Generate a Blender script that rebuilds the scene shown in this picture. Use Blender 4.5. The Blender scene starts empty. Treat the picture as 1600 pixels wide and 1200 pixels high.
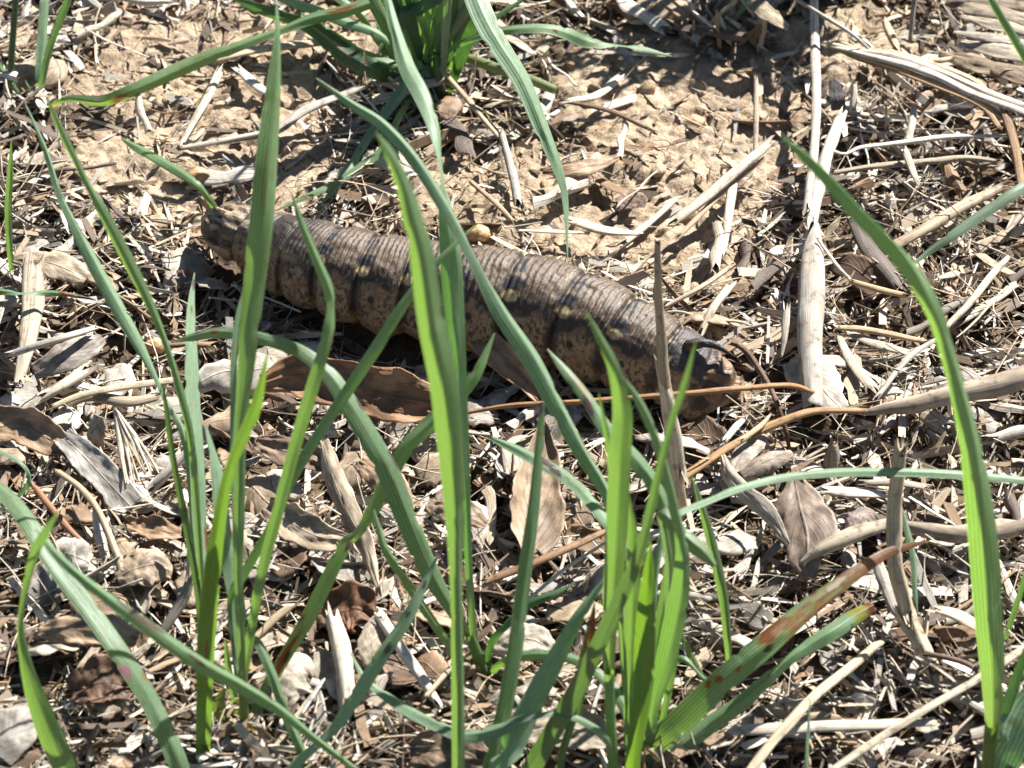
import bpy, math, random
import numpy as np
from mathutils import Vector, Matrix

random.seed(11)
rng = np.random.default_rng(11)
sc = bpy.context.scene
col = sc.collection
R = math.radians

# ------------------------------------------------------------------ camera
MM = 0.001
PITCH = R(42)
DIST = 1.0
PXM = 0.14 * MM                      # metres per photo pixel at the caterpillar
cam_d = bpy.data.cameras.new('camera')
cam = bpy.data.objects.new('camera', cam_d)
col.objects.link(cam)
cam.location = (0, -DIST * math.cos(PITCH), DIST * math.sin(PITCH))
cam.rotation_euler = (R(90) - PITCH, 0, 0)
cam_d.sensor_width = 36
cam_d.lens = 36 / (1600 * PXM) * DIST
cam_d.clip_start = 0.01
cam_d.clip_end = 200
cam_d.dof.use_dof = True
cam_d.dof.focus_distance = 1.0
cam_d.dof.aperture_fstop = 34
sc.camera = cam

# ------------------------------------------------------------------ sky, sun, exposure
SUN_ELEV = 44
SUN_AZ = (0.66, 0.7513)                # ground direction towards the sun
w = bpy.data.worlds.new('World')
sc.world = w
w.use_nodes = True
nt = w.node_tree
sky = nt.nodes.new('ShaderNodeTexSky')
sky.sky_type = 'NISHITA'
sky.sun_disc = False
sky.air_density = 0.6
sky.dust_density = 0.3
sky.sun_elevation = R(SUN_ELEV)
sky.sun_rotation = math.atan2(SUN_AZ[0], SUN_AZ[1])
bg = nt.nodes['Background']
bg.inputs['Strength'].default_value = 0.05
nt.links.new(sky.outputs[0], bg.inputs['Color'])
sd = bpy.data.lights.new('sun', 'SUN')
sd.energy = 5.0
sd.angle = R(0.53)
sd.color = (1.0, 0.98, 0.945)
sun = bpy.data.objects.new('sun', sd)
col.objects.link(sun)
se = math.cos(R(SUN_ELEV))
sv = Vector((SUN_AZ[0] * se, SUN_AZ[1] * se, math.sin(R(SUN_ELEV))))
sun.rotation_euler = sv.to_track_quat('Z', 'Y').to_euler()
sun.location = sv * 3
sc.view_settings.view_transform = 'Standard'
sc.view_settings.look = 'None'
sc.view_settings.gamma = 1
sc.view_settings.exposure = 1.55
sc.cycles.max_bounces = 8
sc.cycles.transparent_max_bounces = 8

# ------------------------------------------------------------------ helpers
CAM = np.array(cam.location)
FWD = np.array([0, math.cos(PITCH), -math.sin(PITCH)])
UP = np.array([0, math.sin(PITCH), math.cos(PITCH)])
RT = np.array([1.0, 0, 0])
KS = 36 / cam_d.lens


def P(x, y, h=0.0):
    """photo pixel -> point on the level h millimetres above the ground datum"""
    d = FWD + RT * ((x - 800) / 1600 * KS) + UP * ((600 - y) / 1600 * KS)
    t = (h * MM - CAM[2]) / d[2]
    return CAM + d * t


def to_px(p):
    """point(s) -> photo pixel, used for choosing where litter lies thickly"""
    q = np.asarray(p) - CAM
    z = q @ FWD
    return 800 + (q @ RT) / z / KS * 1600, 600 - (q @ UP) / z / KS * 1600


def hash2(ix, iy, seed):
    n = (ix.astype(np.int64) * 374761393 + iy.astype(np.int64) * 668265263 + seed * 1442695041) & 0x7fffffff
    n = ((n ^ (n >> 13)) * 1274126177) & 0x7fffffff
    return ((n ^ (n >> 16)) & 0xffff) / 65535.0


def vn(x, y, seed=0):
    x = np.asarray(x, float); y = np.asarray(y, float)
    ix = np.floor(x); iy = np.floor(y)
    fx = x - ix; fy = y - iy
    fx = fx * fx * fx * (fx * (fx * 6 - 15) + 10); fy = fy * fy * fy * (fy * (fy * 6 - 15) + 10)
    a = hash2(ix, iy, seed); b = hash2(ix + 1, iy, seed)
    c = hash2(ix, iy + 1, seed); d = hash2(ix + 1, iy + 1, seed)
    return (a * (1 - fx) + b * fx) * (1 - fy) + (c * (1 - fx) + d * fx) * fy


def fbm(x, y, octv=4, seed=0, gain=0.5):
    s = 0; a = 1; t = 0
    for o in range(octv):
        s = s + a * vn(x * 2 ** o + 17.3 * o, y * 2 ** o + 9.1 * o, seed + o)
        t += a; a *= gain
    return s / t


def worley(x, y, seed=0):
    ix = np.floor(x); iy = np.floor(y)
    d1 = np.full(np.shape(x), 9.0); d2 = d1.copy()
    for i in (-1, 0, 1):
        for j in (-1, 0, 1):
            cx = ix + i; cy = iy + j
            px = cx + hash2(cx, cy, seed); py = cy + hash2(cx, cy, seed + 7)
            d = np.hypot(px - x, py - y)
            d2 = np.where(d < d1, d1, np.minimum(d2, d)); d1 = np.minimum(d1, d)
    return d1, d2


def smooth(a, b, x):
    t = np.clip((x - a) / (b - a), 0, 1)
    return t * t * (3 - 2 * t)


def mixc(a, b, t):
    return np.asarray(a) * (1 - t[..., None]) + np.asarray(b) * t[..., None]


def new_mesh(name, verts, faces, mat, cols=None, uv=None, tr=None, shade=True):
    me = bpy.data.meshes.new(name)
    verts = np.asarray(verts, np.float32).reshape(-1, 3)
    if isinstance(faces, np.ndarray):
        k = faces.shape[1]
        me.vertices.add(len(verts)); me.vertices.foreach_set('co', verts.ravel())
        me.loops.add(faces.size); me.loops.foreach_set('vertex_index', faces.ravel().astype(np.int32))
        me.polygons.add(len(faces))
        me.polygons.foreach_set('loop_start', np.arange(0, faces.size, k, dtype=np.int32))
        me.update(calc_edges=True)
        fl = faces.ravel()
    else:
        me.from_pydata(verts.tolist(), [], [tuple(f) for f in faces])
        fl = np.array([v for f in faces for v in f])
    if cols is not None:
        c4 = np.ones((len(verts), 4), np.float32); c4[:, :3] = np.clip(np.asarray(cols).reshape(-1, 3), 0, 1)
        me.color_attributes.new('Col', 'FLOAT_COLOR', 'POINT').data.foreach_set('color', c4.ravel())
    if tr is not None:
        c4 = np.ones((len(verts), 4), np.float32); c4[:, :3] = np.clip(np.asarray(tr).reshape(-1, 3), 0, 1)
        me.color_attributes.new('Trn', 'FLOAT_COLOR', 'POINT').data.foreach_set('color', c4.ravel())
    if uv is not None:
        uvl = me.uv_layers.new(name='UVMap')
        uvl.data.foreach_set('uv', np.asarray(uv, np.float32).reshape(-1, 2)[fl].ravel())
    me.polygons.foreach_set('use_smooth', np.full(len(me.polygons), shade))
    me.materials.append(mat)
    me.update()
    return me


def link(name, me, parent=None):
    o = bpy.data.objects.new(name, me)
    col.objects.link(o)
    if parent is not None:
        o.parent = parent
        o.matrix_parent_inverse = Matrix.Translation(parent.location).inverted()
    return o


def tag(o, label=None, cat=None, group=None, kind=None):
    if label: o['label'] = label
    if cat: o['category'] = cat
    if group: o['group'] = group
    if kind: o['kind'] = kind
    return o


def empty(name, loc, label, cat, group=None):
    o = bpy.data.objects.new(name, None)
    o.location = Vector(loc)
    o.empty_display_size = 0.005
    col.objects.link(o)
    return tag(o, label, cat, group)


def spline(pts, n):
    """Catmull-Rom through the rows of pts (any number of columns), n samples even in length"""
    p = np.asarray(pts, float)
    if len(p) == 2:
        t = np.linspace(0, 1, n)[:, None]
        return p[0] * (1 - t) + p[1] * t
    q = np.vstack([2 * p[0] - p[1], p, 2 * p[-1] - p[-2]])
    out = []
    for i in range(1, len(q) - 2):
        t = np.linspace(0, 1, 24, endpoint=False)[:, None]
        a, b, c, d = q[i - 1], q[i], q[i + 1], q[i + 2]
        out.append(0.5 * (2 * b + (c - a) * t + (2 * a - 5 * b + 4 * c - d) * t ** 2 + (3 * b - a - 3 * c + d) * t ** 3))
    out = np.vstack(out + [p[-1:]])
    L = np.concatenate([[0], np.cumsum(np.linalg.norm(np.diff(out[:, :3], axis=0), axis=1))])
    s = np.linspace(0, L[-1], n)
    return np.stack([np.interp(s, L, out[:, k]) for k in range(out.shape[1])], 1)


def norm(v):
    return v / np.maximum(np.linalg.norm(v, axis=-1, keepdims=True), 1e-12)


def frames(C, upv):
    T = norm(np.gradient(C, axis=0))
    up = np.broadcast_to(np.asarray(upv, float), C.shape)
    S = norm(np.cross(T, up))
    N = norm(np.cross(S, T))
    return T, S, N


def grid_faces(n, m, closed=False, off=0):
    i = np.arange(n - 1)[:, None]; mm = m if closed else m - 1
    j = np.arange(mm)[None, :]; j2 = (j + 1) % m
    f = np.stack([i * m + j + 0 * i, i * m + j2, (i + 1) * m + j2, (i + 1) * m + j], -1)
    return f.reshape(-1, 4) + off


# ------------------------------------------------------------------ materials
def mat_new(name):
    m = bpy.data.materials.new(name)
    m.use_nodes = True
    t = m.node_tree
    b = t.nodes['Principled BSDF']
    return m, t, b


def node(t, kind, **kw):
    n = t.nodes.new(kind)
    for k, v in kw.items():
        setattr(n, k, v)
    return n


def attr(t, name):
    return node(t, 'ShaderNodeAttribute', attribute_name=name).outputs['Color']


def noise(t, vec, scale, detail=4, rough=0.6):
    n = node(t, 'ShaderNodeTexNoise')
    n.inputs['Scale'].default_value = scale; n.inputs['Detail'].default_value = detail
    n.inputs['Roughness'].default_value = rough
    if vec is not None: t.links.new(vec, n.inputs['Vector'])
    return n.outputs['Fac']


def ramp(t, fac, stops):
    r = node(t, 'ShaderNodeValToRGB')
    e = r.color_ramp.elements
    while len(e) < len(stops): e.new(0.5)
    for k, (p, c) in enumerate(stops):
        e[k].position = p; e[k].color = (*c, 1) if len(c) == 3 else c
    t.links.new(fac, r.inputs[0])
    return r.outputs[0]


def mul(t, a, b, fac=1.0, mode='MULTIPLY'):
    n = node(t, 'ShaderNodeMix', data_type='RGBA', blend_type=mode)
    n.inputs[0].default_value = fac
    t.links.new(a, n.inputs[6])
    if isinstance(b, tuple): n.inputs[7].default_value = (*b, 1)
    else: t.links.new(b, n.inputs[7])
    return n.outputs[2]


def bump(t, h, strength, dist, nrm=None):
    b = node(t, 'ShaderNodeBump')
    b.inputs['Strength'].default_value = strength; b.inputs['Distance'].default_value = dist
    t.links.new(h, b.inputs['Height'])
    if nrm is not None: t.links.new(nrm, b.inputs['Normal'])
    return b.outputs[0]


def mapping(t, src, scale):
    m = node(t, 'ShaderNodeMapping')
    m.inputs['Scale'].default_value = scale
    t.links.new(src, m.inputs[0])
    return m.outputs[0]


def make_soil():
    m, t, b = mat_new('soil')
    tc = node(t, 'ShaderNodeTexCoord').outputs['Object']
    c = attr(t, 'Col')
    n1 = noise(t, tc, 260, 6, 0.65)
    n2 = noise(t, tc, 1400, 4, 0.7)
    c = mul(t, c, ramp(t, n1, [(0.3, (0.62, 0.58, 0.55)), (0.7, (1.25, 1.22, 1.18))]))
    c = mul(t, c, ramp(t, n2, [(0.3, (0.72, 0.7, 0.68)), (0.7, (1.2, 1.2, 1.2))]))
    t.links.new(c, b.inputs['Base Color'])
    b.inputs['Roughness'].default_value = 0.95
    b.inputs['Specular IOR Level'].default_value = 0.1
    t.links.new(bump(t, n2, 0.6, 0.0008, bump(t, n1, 0.7, 0.0025)), b.inputs['Normal'])
    return m


def make_straw(name='straw', rough=0.62, fibre=1.0, trans=0.0):
    """dry fibre: colour from the piece, streaked along its length, with small stains"""
    m, t, b = mat_new(name)
    uv = node(t, 'ShaderNodeTexCoord').outputs['UV']
    tc = node(t, 'ShaderNodeTexCoord').outputs['Object']
    c = attr(t, 'Col')
    oi = node(t, 'ShaderNodeObjectInfo').outputs['Random']
    c = mul(t, c, ramp(t, oi, [(0.0, (0.62, 0.58, 0.52)), (0.35, (1.0, 0.97, 0.9)), (0.7, (1.08, 1.08, 1.08)), (1.0, (0.8, 0.74, 0.66))]))
    st = noise(t, mapping(t, uv, (11, 0.45, 1)), 3.0, 4, 0.65)
    c = mul(t, c, ramp(t, st, [(0.32, (0.38, 0.34, 0.30)), (0.56, (1.12, 1.12, 1.12))]), fibre)
    sp = noise(t, tc, 420, 3, 0.6)
    c = mul(t, c, ramp(t, sp, [(0.28, (0.42, 0.37, 0.32)), (0.45, (1, 1, 1))]))
    t.links.new(c, b.inputs['Base Color'])
    b.inputs['Roughness'].default_value = rough
    b.inputs['Specular IOR Level'].default_value = 0.35
    t.links.new(bump(t, st, 0.5, 0.0004), b.inputs['Normal'])
    if trans:
        tl = node(t, 'ShaderNodeBsdfTranslucent')
        t.links.new(mul(t, c, (1.0, 0.72, 0.42)), tl.inputs[0])
        mx = node(t, 'ShaderNodeMixShader'); mx.inputs[0].default_value = trans
        t.links.new(b.outputs[0], mx.inputs[1]); t.links.new(tl.outputs[0], mx.inputs[2])
        t.links.new(mx.outputs[0], t.nodes['Material Output'].inputs[0])
    return m


def make_leaf():
    """dead broad leaf: mottled brown, midrib and side veins"""
    m, t, b = mat_new('dry_leaf')
    uv = node(t, 'ShaderNodeTexCoord').outputs['UV']
    tc = node(t, 'ShaderNodeTexCoord').outputs['Object']
    c = attr(t, 'Col')
    n1 = noise(t, tc, 190, 5, 0.65)
    c = mul(t, c, ramp(t, n1, [(0.32, (0.55, 0.5, 0.45)), (0.62, (1.15, 1.13, 1.1))]))
    sx = node(t, 'ShaderNodeSeparateXYZ'); t.links.new(uv, sx.inputs[0])
    ab = node(t, 'ShaderNodeMath', operation='ABSOLUTE'); t.links.new(sx.outputs[0], ab.inputs[0])
    v2 = node(t, 'ShaderNodeMath', operation='MULTIPLY_ADD')          # slanting side veins
    t.links.new(ab.outputs[0], v2.inputs[0]); v2.inputs[1].default_value = -0.9; t.links.new(sx.outputs[1], v2.inputs[2])
    sn = node(t, 'ShaderNodeMath', operation='MULTIPLY'); sn.inputs[1].default_value = 26; t.links.new(v2.outputs[0], sn.inputs[0])
    si = node(t, 'ShaderNodeMath', operation='SINE'); t.links.new(sn.outputs[0], si.inputs[0])
    vein = ramp(t, si.outputs[0], [(0.9, (0, 0, 0)), (1.0, (1, 1, 1))])
    mid = ramp(t, ab.outputs[0], [(0.02, (1, 1, 1)), (0.07, (0, 0, 0))])
    vv = mul(t, vein, mid, 1.0, 'LIGHTEN')
    t.links.new(c, b.inputs['Base Color'])
    b.inputs['Roughness'].default_value = 0.6
    b.inputs['Specular IOR Level'].default_value = 0.35
    bn = bump(t, vv, 0.5, 0.0004, bump(t, n1, 0.35, 0.0008))
    t.links.new(bn, b.inputs['Normal'])
    tl = node(t, 'ShaderNodeBsdfTranslucent')
    t.links.new(mul(t, c, (1.1, 0.6, 0.28)), tl.inputs[0])
    mx = node(t, 'ShaderNodeMixShader'); mx.inputs[0].default_value = 0.16
    t.links.new(b.outputs[0], mx.inputs[1]); t.links.new(tl.outputs[0], mx.inputs[2])
    t.links.new(mx.outputs[0], t.nodes['Material Output'].inputs[0])
    return m


def make_grass():
    m, t, b = mat_new('grass_blade')
    uv = node(t, 'ShaderNodeTexCoord').outputs['UV']
    sx = node(t, 'ShaderNodeSeparateXYZ'); t.links.new(uv, sx.inputs[0])
    sn = node(t, 'ShaderNodeMath', operation='MULTIPLY'); sn.inputs[1].default_value = 25; t.links.new(sx.outputs[0], sn.inputs[0])
    si = node(t, 'ShaderNodeMath', operation='SINE'); t.links.new(sn.outputs[0], si.inputs[0])
    rib = ramp(t, si.outputs[0], [(0.0, (0, 0, 0)), (1.0, (1, 1, 1))])
    fine = noise(t, mapping(t, uv, (14, 1.2, 1)), 2.0, 3, 0.6)
    mott = noise(t, mapping(t, uv, (2.2, 9, 1)), 2.0, 4, 0.6)
    c = attr(t, 'Col'); tr = attr(t, 'Trn')
    c = mul(t, c, ramp(t, mott, [(0.3, (0.8, 0.82, 0.8)), (0.7, (1.15, 1.15, 1.15))]))
    c = mul(t, c, ramp(t, fine, [(0.3, (0.8, 0.82, 0.82)), (0.7, (1.14, 1.12, 1.14))]))
    c = mul(t, c, ramp(t, si.outputs[0], [(0.1, (0.72, 0.76, 0.73)), (0.9, (1.13, 1.11, 1.11))]))
    tr = mul(t, tr, ramp(t, si.outputs[0], [(0.2, (0.55, 0.64, 0.5)), (0.9, (1.15, 1.12, 1.15))]))
    tr = mul(t, tr, ramp(t, fine, [(0.3, (0.82, 0.85, 0.8)), (0.7, (1.1, 1.1, 1.1))]))
    t.links.new(c, b.inputs['Base Color'])
    b.inputs['Roughness'].default_value = 0.42
    b.inputs['Specular IOR Level'].default_value = 0.45
    nb = bump(t, rib, 0.22, 0.00015, bump(t, fine, 0.2, 0.0002))
    t.links.new(nb, b.inputs['Normal'])
    tl = node(t, 'ShaderNodeBsdfTranslucent')
    t.links.new(tr, tl.inputs[0]); t.links.new(nb, tl.inputs[1])
    mx = node(t, 'ShaderNodeMixShader'); mx.inputs[0].default_value = 0.45
    t.links.new(b.outputs[0], mx.inputs[1]); t.links.new(tl.outputs[0], mx.inputs[2])
    t.links.new(mx.outputs[0], t.nodes['Material Output'].inputs[0])
    return m


def make_skin():
    m, t, b = mat_new('caterpillar_skin')
    tc = node(t, 'ShaderNodeTexCoord').outputs['Object']
    c = attr(t, 'Col')
    n1 = noise(t, tc, 1900, 4, 0.7)
    n2 = noise(t, tc, 500, 3, 0.6)
    c = mul(t, c, ramp(t, n1, [(0.32, (0.5, 0.48, 0.46)), (0.66, (1.3, 1.27, 1.22))]))
    c = mul(t, c, ramp(t, n2, [(0.3, (0.82, 0.8, 0.8)), (0.7, (1.12, 1.12, 1.1))]))
    t.links.new(c, b.inputs['Base Color'])
    b.inputs['Roughness'].default_value = 0.5
    b.inputs['Specular IOR Level'].default_value = 0.4
    t.links.new(bump(t, n1, 0.5, 0.0003), b.inputs['Normal'])
    return m


M_SOIL = make_soil()
M_STRAW = make_straw()
M_STEM = make_straw('dry_stem', 0.5, 0.8)
M_CHIP = make_straw('bleached_chip', 0.75, 0.6)
M_FELT = make_straw('felted_leaf', 0.85, 0.35)
M_LEAF = make_leaf()
M_GRASS = make_grass()
M_SKIN = make_skin()

# ------------------------------------------------------------------ ground
# where the photograph shows bare soil (photo pixels: centre, radii)
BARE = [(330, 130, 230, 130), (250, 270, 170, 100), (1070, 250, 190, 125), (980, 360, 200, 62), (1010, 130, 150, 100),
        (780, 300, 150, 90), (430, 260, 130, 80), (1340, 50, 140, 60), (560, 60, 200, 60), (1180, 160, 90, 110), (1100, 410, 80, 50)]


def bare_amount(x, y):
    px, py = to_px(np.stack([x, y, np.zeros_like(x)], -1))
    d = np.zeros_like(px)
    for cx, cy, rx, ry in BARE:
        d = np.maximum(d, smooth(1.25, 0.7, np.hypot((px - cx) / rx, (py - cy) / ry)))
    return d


def axis(lo, hi, step, far):
    a = np.arange(lo, hi + step / 2, step)
    g = step * 1.35 ** np.arange(1, 60)
    out = np.cumsum(g); out = out[out < far]
    return np.concatenate([lo - out[::-1], a, hi + out])


gx = axis(-0.150, 0.150, 0.0006, 25)
gy = axis(-0.165, 0.185, 0.0006, 25)
GX, GY = np.meshgrid(gx, gy)
near = smooth(0.6, 0.25, np.hypot(GX, GY))
bare = bare_amount(GX, GY)
xm, ym = GX / MM, GY / MM
wob = (fbm(xm / 5, ym / 5, 3, 40) - 0.5) * 6
wobb = (fbm(xm / 5, ym / 5, 3, 50) - 0.5) * 6
d1, d2 = worley((xm + wob) / 9.0, (ym + wobb) / 9.0, 3)
e1, e2 = worley((xm + wobb) / 3.4, (ym + wob) / 3.4, 9)
crk = smooth(0.0, 0.28, d2 - d1)
GZ = (fbm(xm / 60, ym / 60, 3, 1) - 0.5) * 9
GZ += (fbm(xm / 11, ym / 11, 5, 5, 0.55) - 0.5) * 5.0
GZ += (crk - 1) * 1.2 * (0.35 + 0.65 * fbm(xm / 14, ym / 14, 2, 70)) + (0.5 - e1) * 0.45
GZ += (fbm(xm / 1.6, ym / 1.6, 3, 21) - 0.5) * 0.9
GZ = (GZ * near - 1.5 * (1 - bare)) * MM
n_d = fbm(xm / 16, ym / 16, 4, 90)
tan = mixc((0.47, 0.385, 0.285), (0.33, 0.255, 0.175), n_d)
hum = mixc((0.085, 0.062, 0.043), (0.15, 0.11, 0.072), n_d)  # humus under the litter, darkened so the gaps read as deep shade
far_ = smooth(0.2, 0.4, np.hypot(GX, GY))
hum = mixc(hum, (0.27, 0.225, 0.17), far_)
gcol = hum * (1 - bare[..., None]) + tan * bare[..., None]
ny, nx = GX.shape
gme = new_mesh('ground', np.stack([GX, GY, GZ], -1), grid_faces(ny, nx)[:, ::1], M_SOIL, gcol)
ground = link('ground', gme)
tag(ground, 'crumbly tan soil under the straw litter', None, None, 'structure')


def gz(x, y):
    """ground height"""
    x = np.asarray(x, float); y = np.asarray(y, float)
    i = np.clip(np.searchsorted(gx, x) - 1, 0, nx - 2); j = np.clip(np.searchsorted(gy, y) - 1, 0, ny - 2)
    fx = (x - gx[i]) / (gx[i + 1] - gx[i]); fy = (y - gy[j]) / (gy[j + 1] - gy[j])
    return (GZ[j, i] * (1 - fx) + GZ[j, i + 1] * fx) * (1 - fy) + (GZ[j + 1, i] * (1 - fx) + GZ[j + 1, i + 1] * fx) * fy


# ------------------------------------------------------------------ the caterpillar
AX = [  # axis in photo pixels, body radius in mm
    (340, 351, 2.6), (345, 353, 4.2), (356, 358, 5.9), (373, 365, 6.5), (390, 372, 6.3), (412, 381, 7.3), (440, 391, 8.2), (490, 408, 9.0),
    (540, 423, 9.6), (600, 438, 9.9), (650, 447, 10.1), (740, 459, 10.7), (820, 475, 11.0), (880, 492, 10.9),
    (940, 516, 10.3), (1000, 543, 9.4), (1050, 566, 8.4), (1085, 582, 7.2), (1115, 596, 5.6), (1138, 606, 3.4), (1146, 610, 1.2)]
LIFT = 2.2
ax3 = np.array([np.append(P(x, y, r * 0.95 + LIFT), r * MM) for x, y, r in AX])
NS, NA = 800, 180
axs = spline(ax3, NS)
BODY_C = axs[:, :3]
Lc = np.concatenate([[0], np.cumsum(np.linalg.norm(np.diff(BODY_C, axis=0), axis=1))])
pxx, _ = to_px(BODY_C)
BND = [339, 386, 410, 436, 468, 520, 580, 645, 722, 805, 893, 970, 1045, 1095, 1147]
bl = np.interp(BND, pxx, Lc)
SEG = np.interp(Lc, bl, np.arange(len(BND)))       # 0 head, 1-3 thorax, 4-13 abdomen


def build_caterpillar():
    T, S, N = frames(BODY_C, (0, 0, 1))             # S points to the far side for a head-to-tail run, N up
    th = np.linspace(0, 2 * math.pi, NA, endpoint=False)
    ang = th[None, :] * np.ones((NS, 1))             # 0 = up
    seg = SEG[:, None] * np.ones((1, NA))
    k = np.floor(seg); ph = seg - k
    side = np.where(ang > math.pi, ang - 2 * math.pi, ang)
    phi = np.degrees(np.abs(side))                   # 0 dorsal, 90 flank, 180 belly
    arc = Lc[:, None] / MM
    r = axs[:, 3][:, None] * np.ones((1, NA))
    abd = smooth(3.0, 4.5, seg) * smooth(13.2, 12.2, seg)
    # folds between segments, annulets, fine wrinkles
    gro = np.exp(-((np.minimum(ph, 1 - ph)) / 0.05) ** 2)
    r *= 1 - (0.045 + 0.045 * vn(seg * 1.01, ang * 2, 45)) * gro * (seg > 0.8)
    lean = 0.10 * np.sin(np.radians(phi))
    an = (ph * 8 + lean + 0.45 * (vn(arc / 7, ang * 2.2, 5) - 0.5) + 0.15 * (vn(arc / 2.5, ang * 4, 15) - 0.5)) % 1.0
    ridge = 1 - np.abs(an - 0.5) * 2
    dors = smooth(115, 70, phi)
    r += (ridge ** 0.7 - 0.6) * 0.26 * MM * abd * dors * (0.45 + 0.9 * vn(arc / 4, ang * 3, 25))
    r += (fbm(arc / 6, ang * 2.5, 3, 35) - 0.5) * 0.75 * MM * smooth(1.0, 2.0, seg) + (fbm(arc / 1.8, ang * 3.5, 3, 36) - 0.5) * 1.3 * MM * smooth(2.2, 1.2, seg)
    r *= 1 + 0.035 * np.sin(ph * math.pi) * abd
    r += (fbm(arc / 1.1, ang * 9, 3, 31) - 0.5) * 0.22 * MM
    # swollen flank lobes above the legs
    lobe = np.exp(-((phi - 118) / 22) ** 2) * (0.4 + 0.6 * np.sin(np.clip((ph - 0.08) / 0.92, 0, 1) * math.pi) ** 0.7)
    r *= 1 + 0.17 * lobe * smooth(1.0, 3.0, seg) * smooth(13.5, 12.5, seg)
    # creases of the anal plate
    r += 0.45 * MM * np.sin(seg * 22 + phi * 0.05) * smooth(12.9, 13.15, seg) * smooth(13.9, 13.6, seg) * smooth(110, 80, phi)
    # flattened belly
    r *= 1 - 0.16 * smooth(130, 175, phi)
    # prolegs on abdominal segments 3-6 and the claspers
    for sgn in (1, -1):
        for kk in (6, 7, 8, 9):
            g = np.exp(-((seg - kk - 0.55) / 0.2) ** 2 - ((sgn * np.degrees(side) - 150) / 15) ** 2)
            r += g * 3.4 * MM
        g = np.exp(-((seg - 13.15) / 0.33) ** 2 - ((sgn * np.degrees(side) - 118) / 26) ** 2)
        r += g * 3.6 * MM
        for kk in (1.5, 2.5, 3.4):                   # thoracic legs
            g = np.exp(-((seg - kk) / 0.16) ** 2 - ((sgn * np.degrees(side) - 142) / 9) ** 2)
            r += g * 2.6 * MM
    # head: two rounded halves with a shallow crest furrow, mouthparts below
    hd = smooth(1.05, 0.7, seg)
    r *= 1 - 0.07 * hd * np.exp(-(phi / 9) ** 2)
    r *= 1 + 0.12 * hd * np.exp(-((phi - 45) / 30) ** 2)
    V = BODY_C[:, None] + r[..., None] * (np.cos(ang)[..., None] * N[:, None] + np.sin(ang)[..., None] * S[:, None])
    # ---- colour
    nz1 = fbm(arc / 2.2, ang * 5, 4, 61)
    nz2 = vn(arc / 0.55, ang * 17, 62)
    nz3 = fbm(arc / 0.8, ang * 12, 3, 63)
    c = mixc((0.075, 0.054, 0.038), (0.185, 0.132, 0.086), smooth(0.3, 0.7, nz1))
    grey = smooth(75, 30, phi)
    c = mixc(c, (0.130, 0.106, 0.082), grey * 0.5)
    line = smooth(0.17, 0.04, np.abs(an - 0.10)) + smooth(0.10, 0.03, np.abs(an - 0.6)) * 0.2
    c = mixc(c, (0.50, 0.385, 0.26), np.clip(line, 0, 1) * abd * smooth(70, 45, phi) * (0.35 + 0.65 * smooth(0.25, 0.6, nz3)))
    c = mixc(c, (0.055, 0.047, 0.043), smooth(0.60, 0.72, nz2) * 0.55 * dors)
    # chevrons on the back, paired dark and yellow spots, dark flank blocks
    def blot(p0, a0, dp, da, dist=0.35):
        dph = (seg - p0 + 0.5) % 1.0 - 0.5
        return smooth(1.15, 0.7, np.sqrt((dph / dp) ** 2 + ((phi - a0) / da) ** 2) + (nz3 - 0.5) * dist)
    c = mixc(c, (0.045, 0.045, 0.052), blot(0.10, 2, 0.16, 11) * abd * 0.75)
    c = mixc(c, (0.026, 0.026, 0.032), blot(0.10, 28, 0.22, 11, 0.5) * abd)
    c = mixc(c, (0.075, 0.055, 0.042), blot(0.35, 54, 0.45, 12, 0.7) * abd * 0.95)
    c = mixc(c, (0.060, 0.045, 0.038), blot(0.15, 60, 0.25, 14, 0.5) * abd * 0.85)
    c = mixc(c, (0.80, 0.66, 0.38), blot(0.10, 42, 0.15, 7.0, 0.4) * abd)
    # pale speckled lower flank
    low = smooth(60, 70, phi + (nz1 - 0.5) * 30 + 10 * np.sin(np.clip((ph - .2) / .8, 0, 1) * math.pi))
    spk = smooth(0.56, 0.68, nz2) * smooth(150, 95, phi)
    cream = mixc((0.44, 0.34, 0.20), (0.10, 0.052, 0.034), spk * 0.9)
    cream = mixc(cream, (0.36, 0.22, 0.12), smooth(0.45, 0.7, nz1) * smooth(112, 90, phi) * 0.7)
    c = mixc(c, (0, 0, 0), 0 * low) * (1 - low[..., None]) + cream * low[..., None]
    c = mixc(c, (0.06, 0.044, 0.036), blot(0.02, 80, 0.17, 26, 0.6) * abd * 0.9)
    c = mixc(c, (0.55, 0.47, 0.33), blot(0.40, 75, 0.10, 8, 0.1) * abd * 0.25)
    c = mixc(c, (0.012, 0.012, 0.014), blot(0.40, 75, 0.075, 6, 0.2) * abd)
    c = mixc(c, (0.56, 0.45, 0.28), smooth(112, 128, phi) * 0.8)
    # thorax: pale collar, dark saddle with blade shade painted in, cream side stripe
    tho = smooth(0.9, 1.1, seg) * smooth(4.9, 4.3, seg)
    c = mixc(c, (0.05, 0.043, 0.038), tho * smooth(52, 40, phi) * 0.85)
    c = mixc(c, (0.60, 0.55, 0.44), tho * smooth(0.75, 0.5, np.abs(seg - 2.2)) * smooth(46, 34, phi) * smooth(0.3, 0.5, nz1) * 0.9)
    c = mixc(c, (0.46, 0.37, 0.22), tho * smooth(9, 4, np.abs(phi - 50) + (nz3 - .5) * 6) * 0.8)
    # head: ochre cheeks, black bars
    hn = fbm(arc / 1.6, ang * 4, 3, 66)
    hc = mixc((0.42, 0.25, 0.105), (0.10, 0.06, 0.035), smooth(0.45, 0.6, hn))
    hc = mixc(hc, (0.62, 0.53, 0.38), smooth(0.52, 0.6, fbm(arc / 2.0, ang * 3, 2, 68)) * 0.85)
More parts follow.
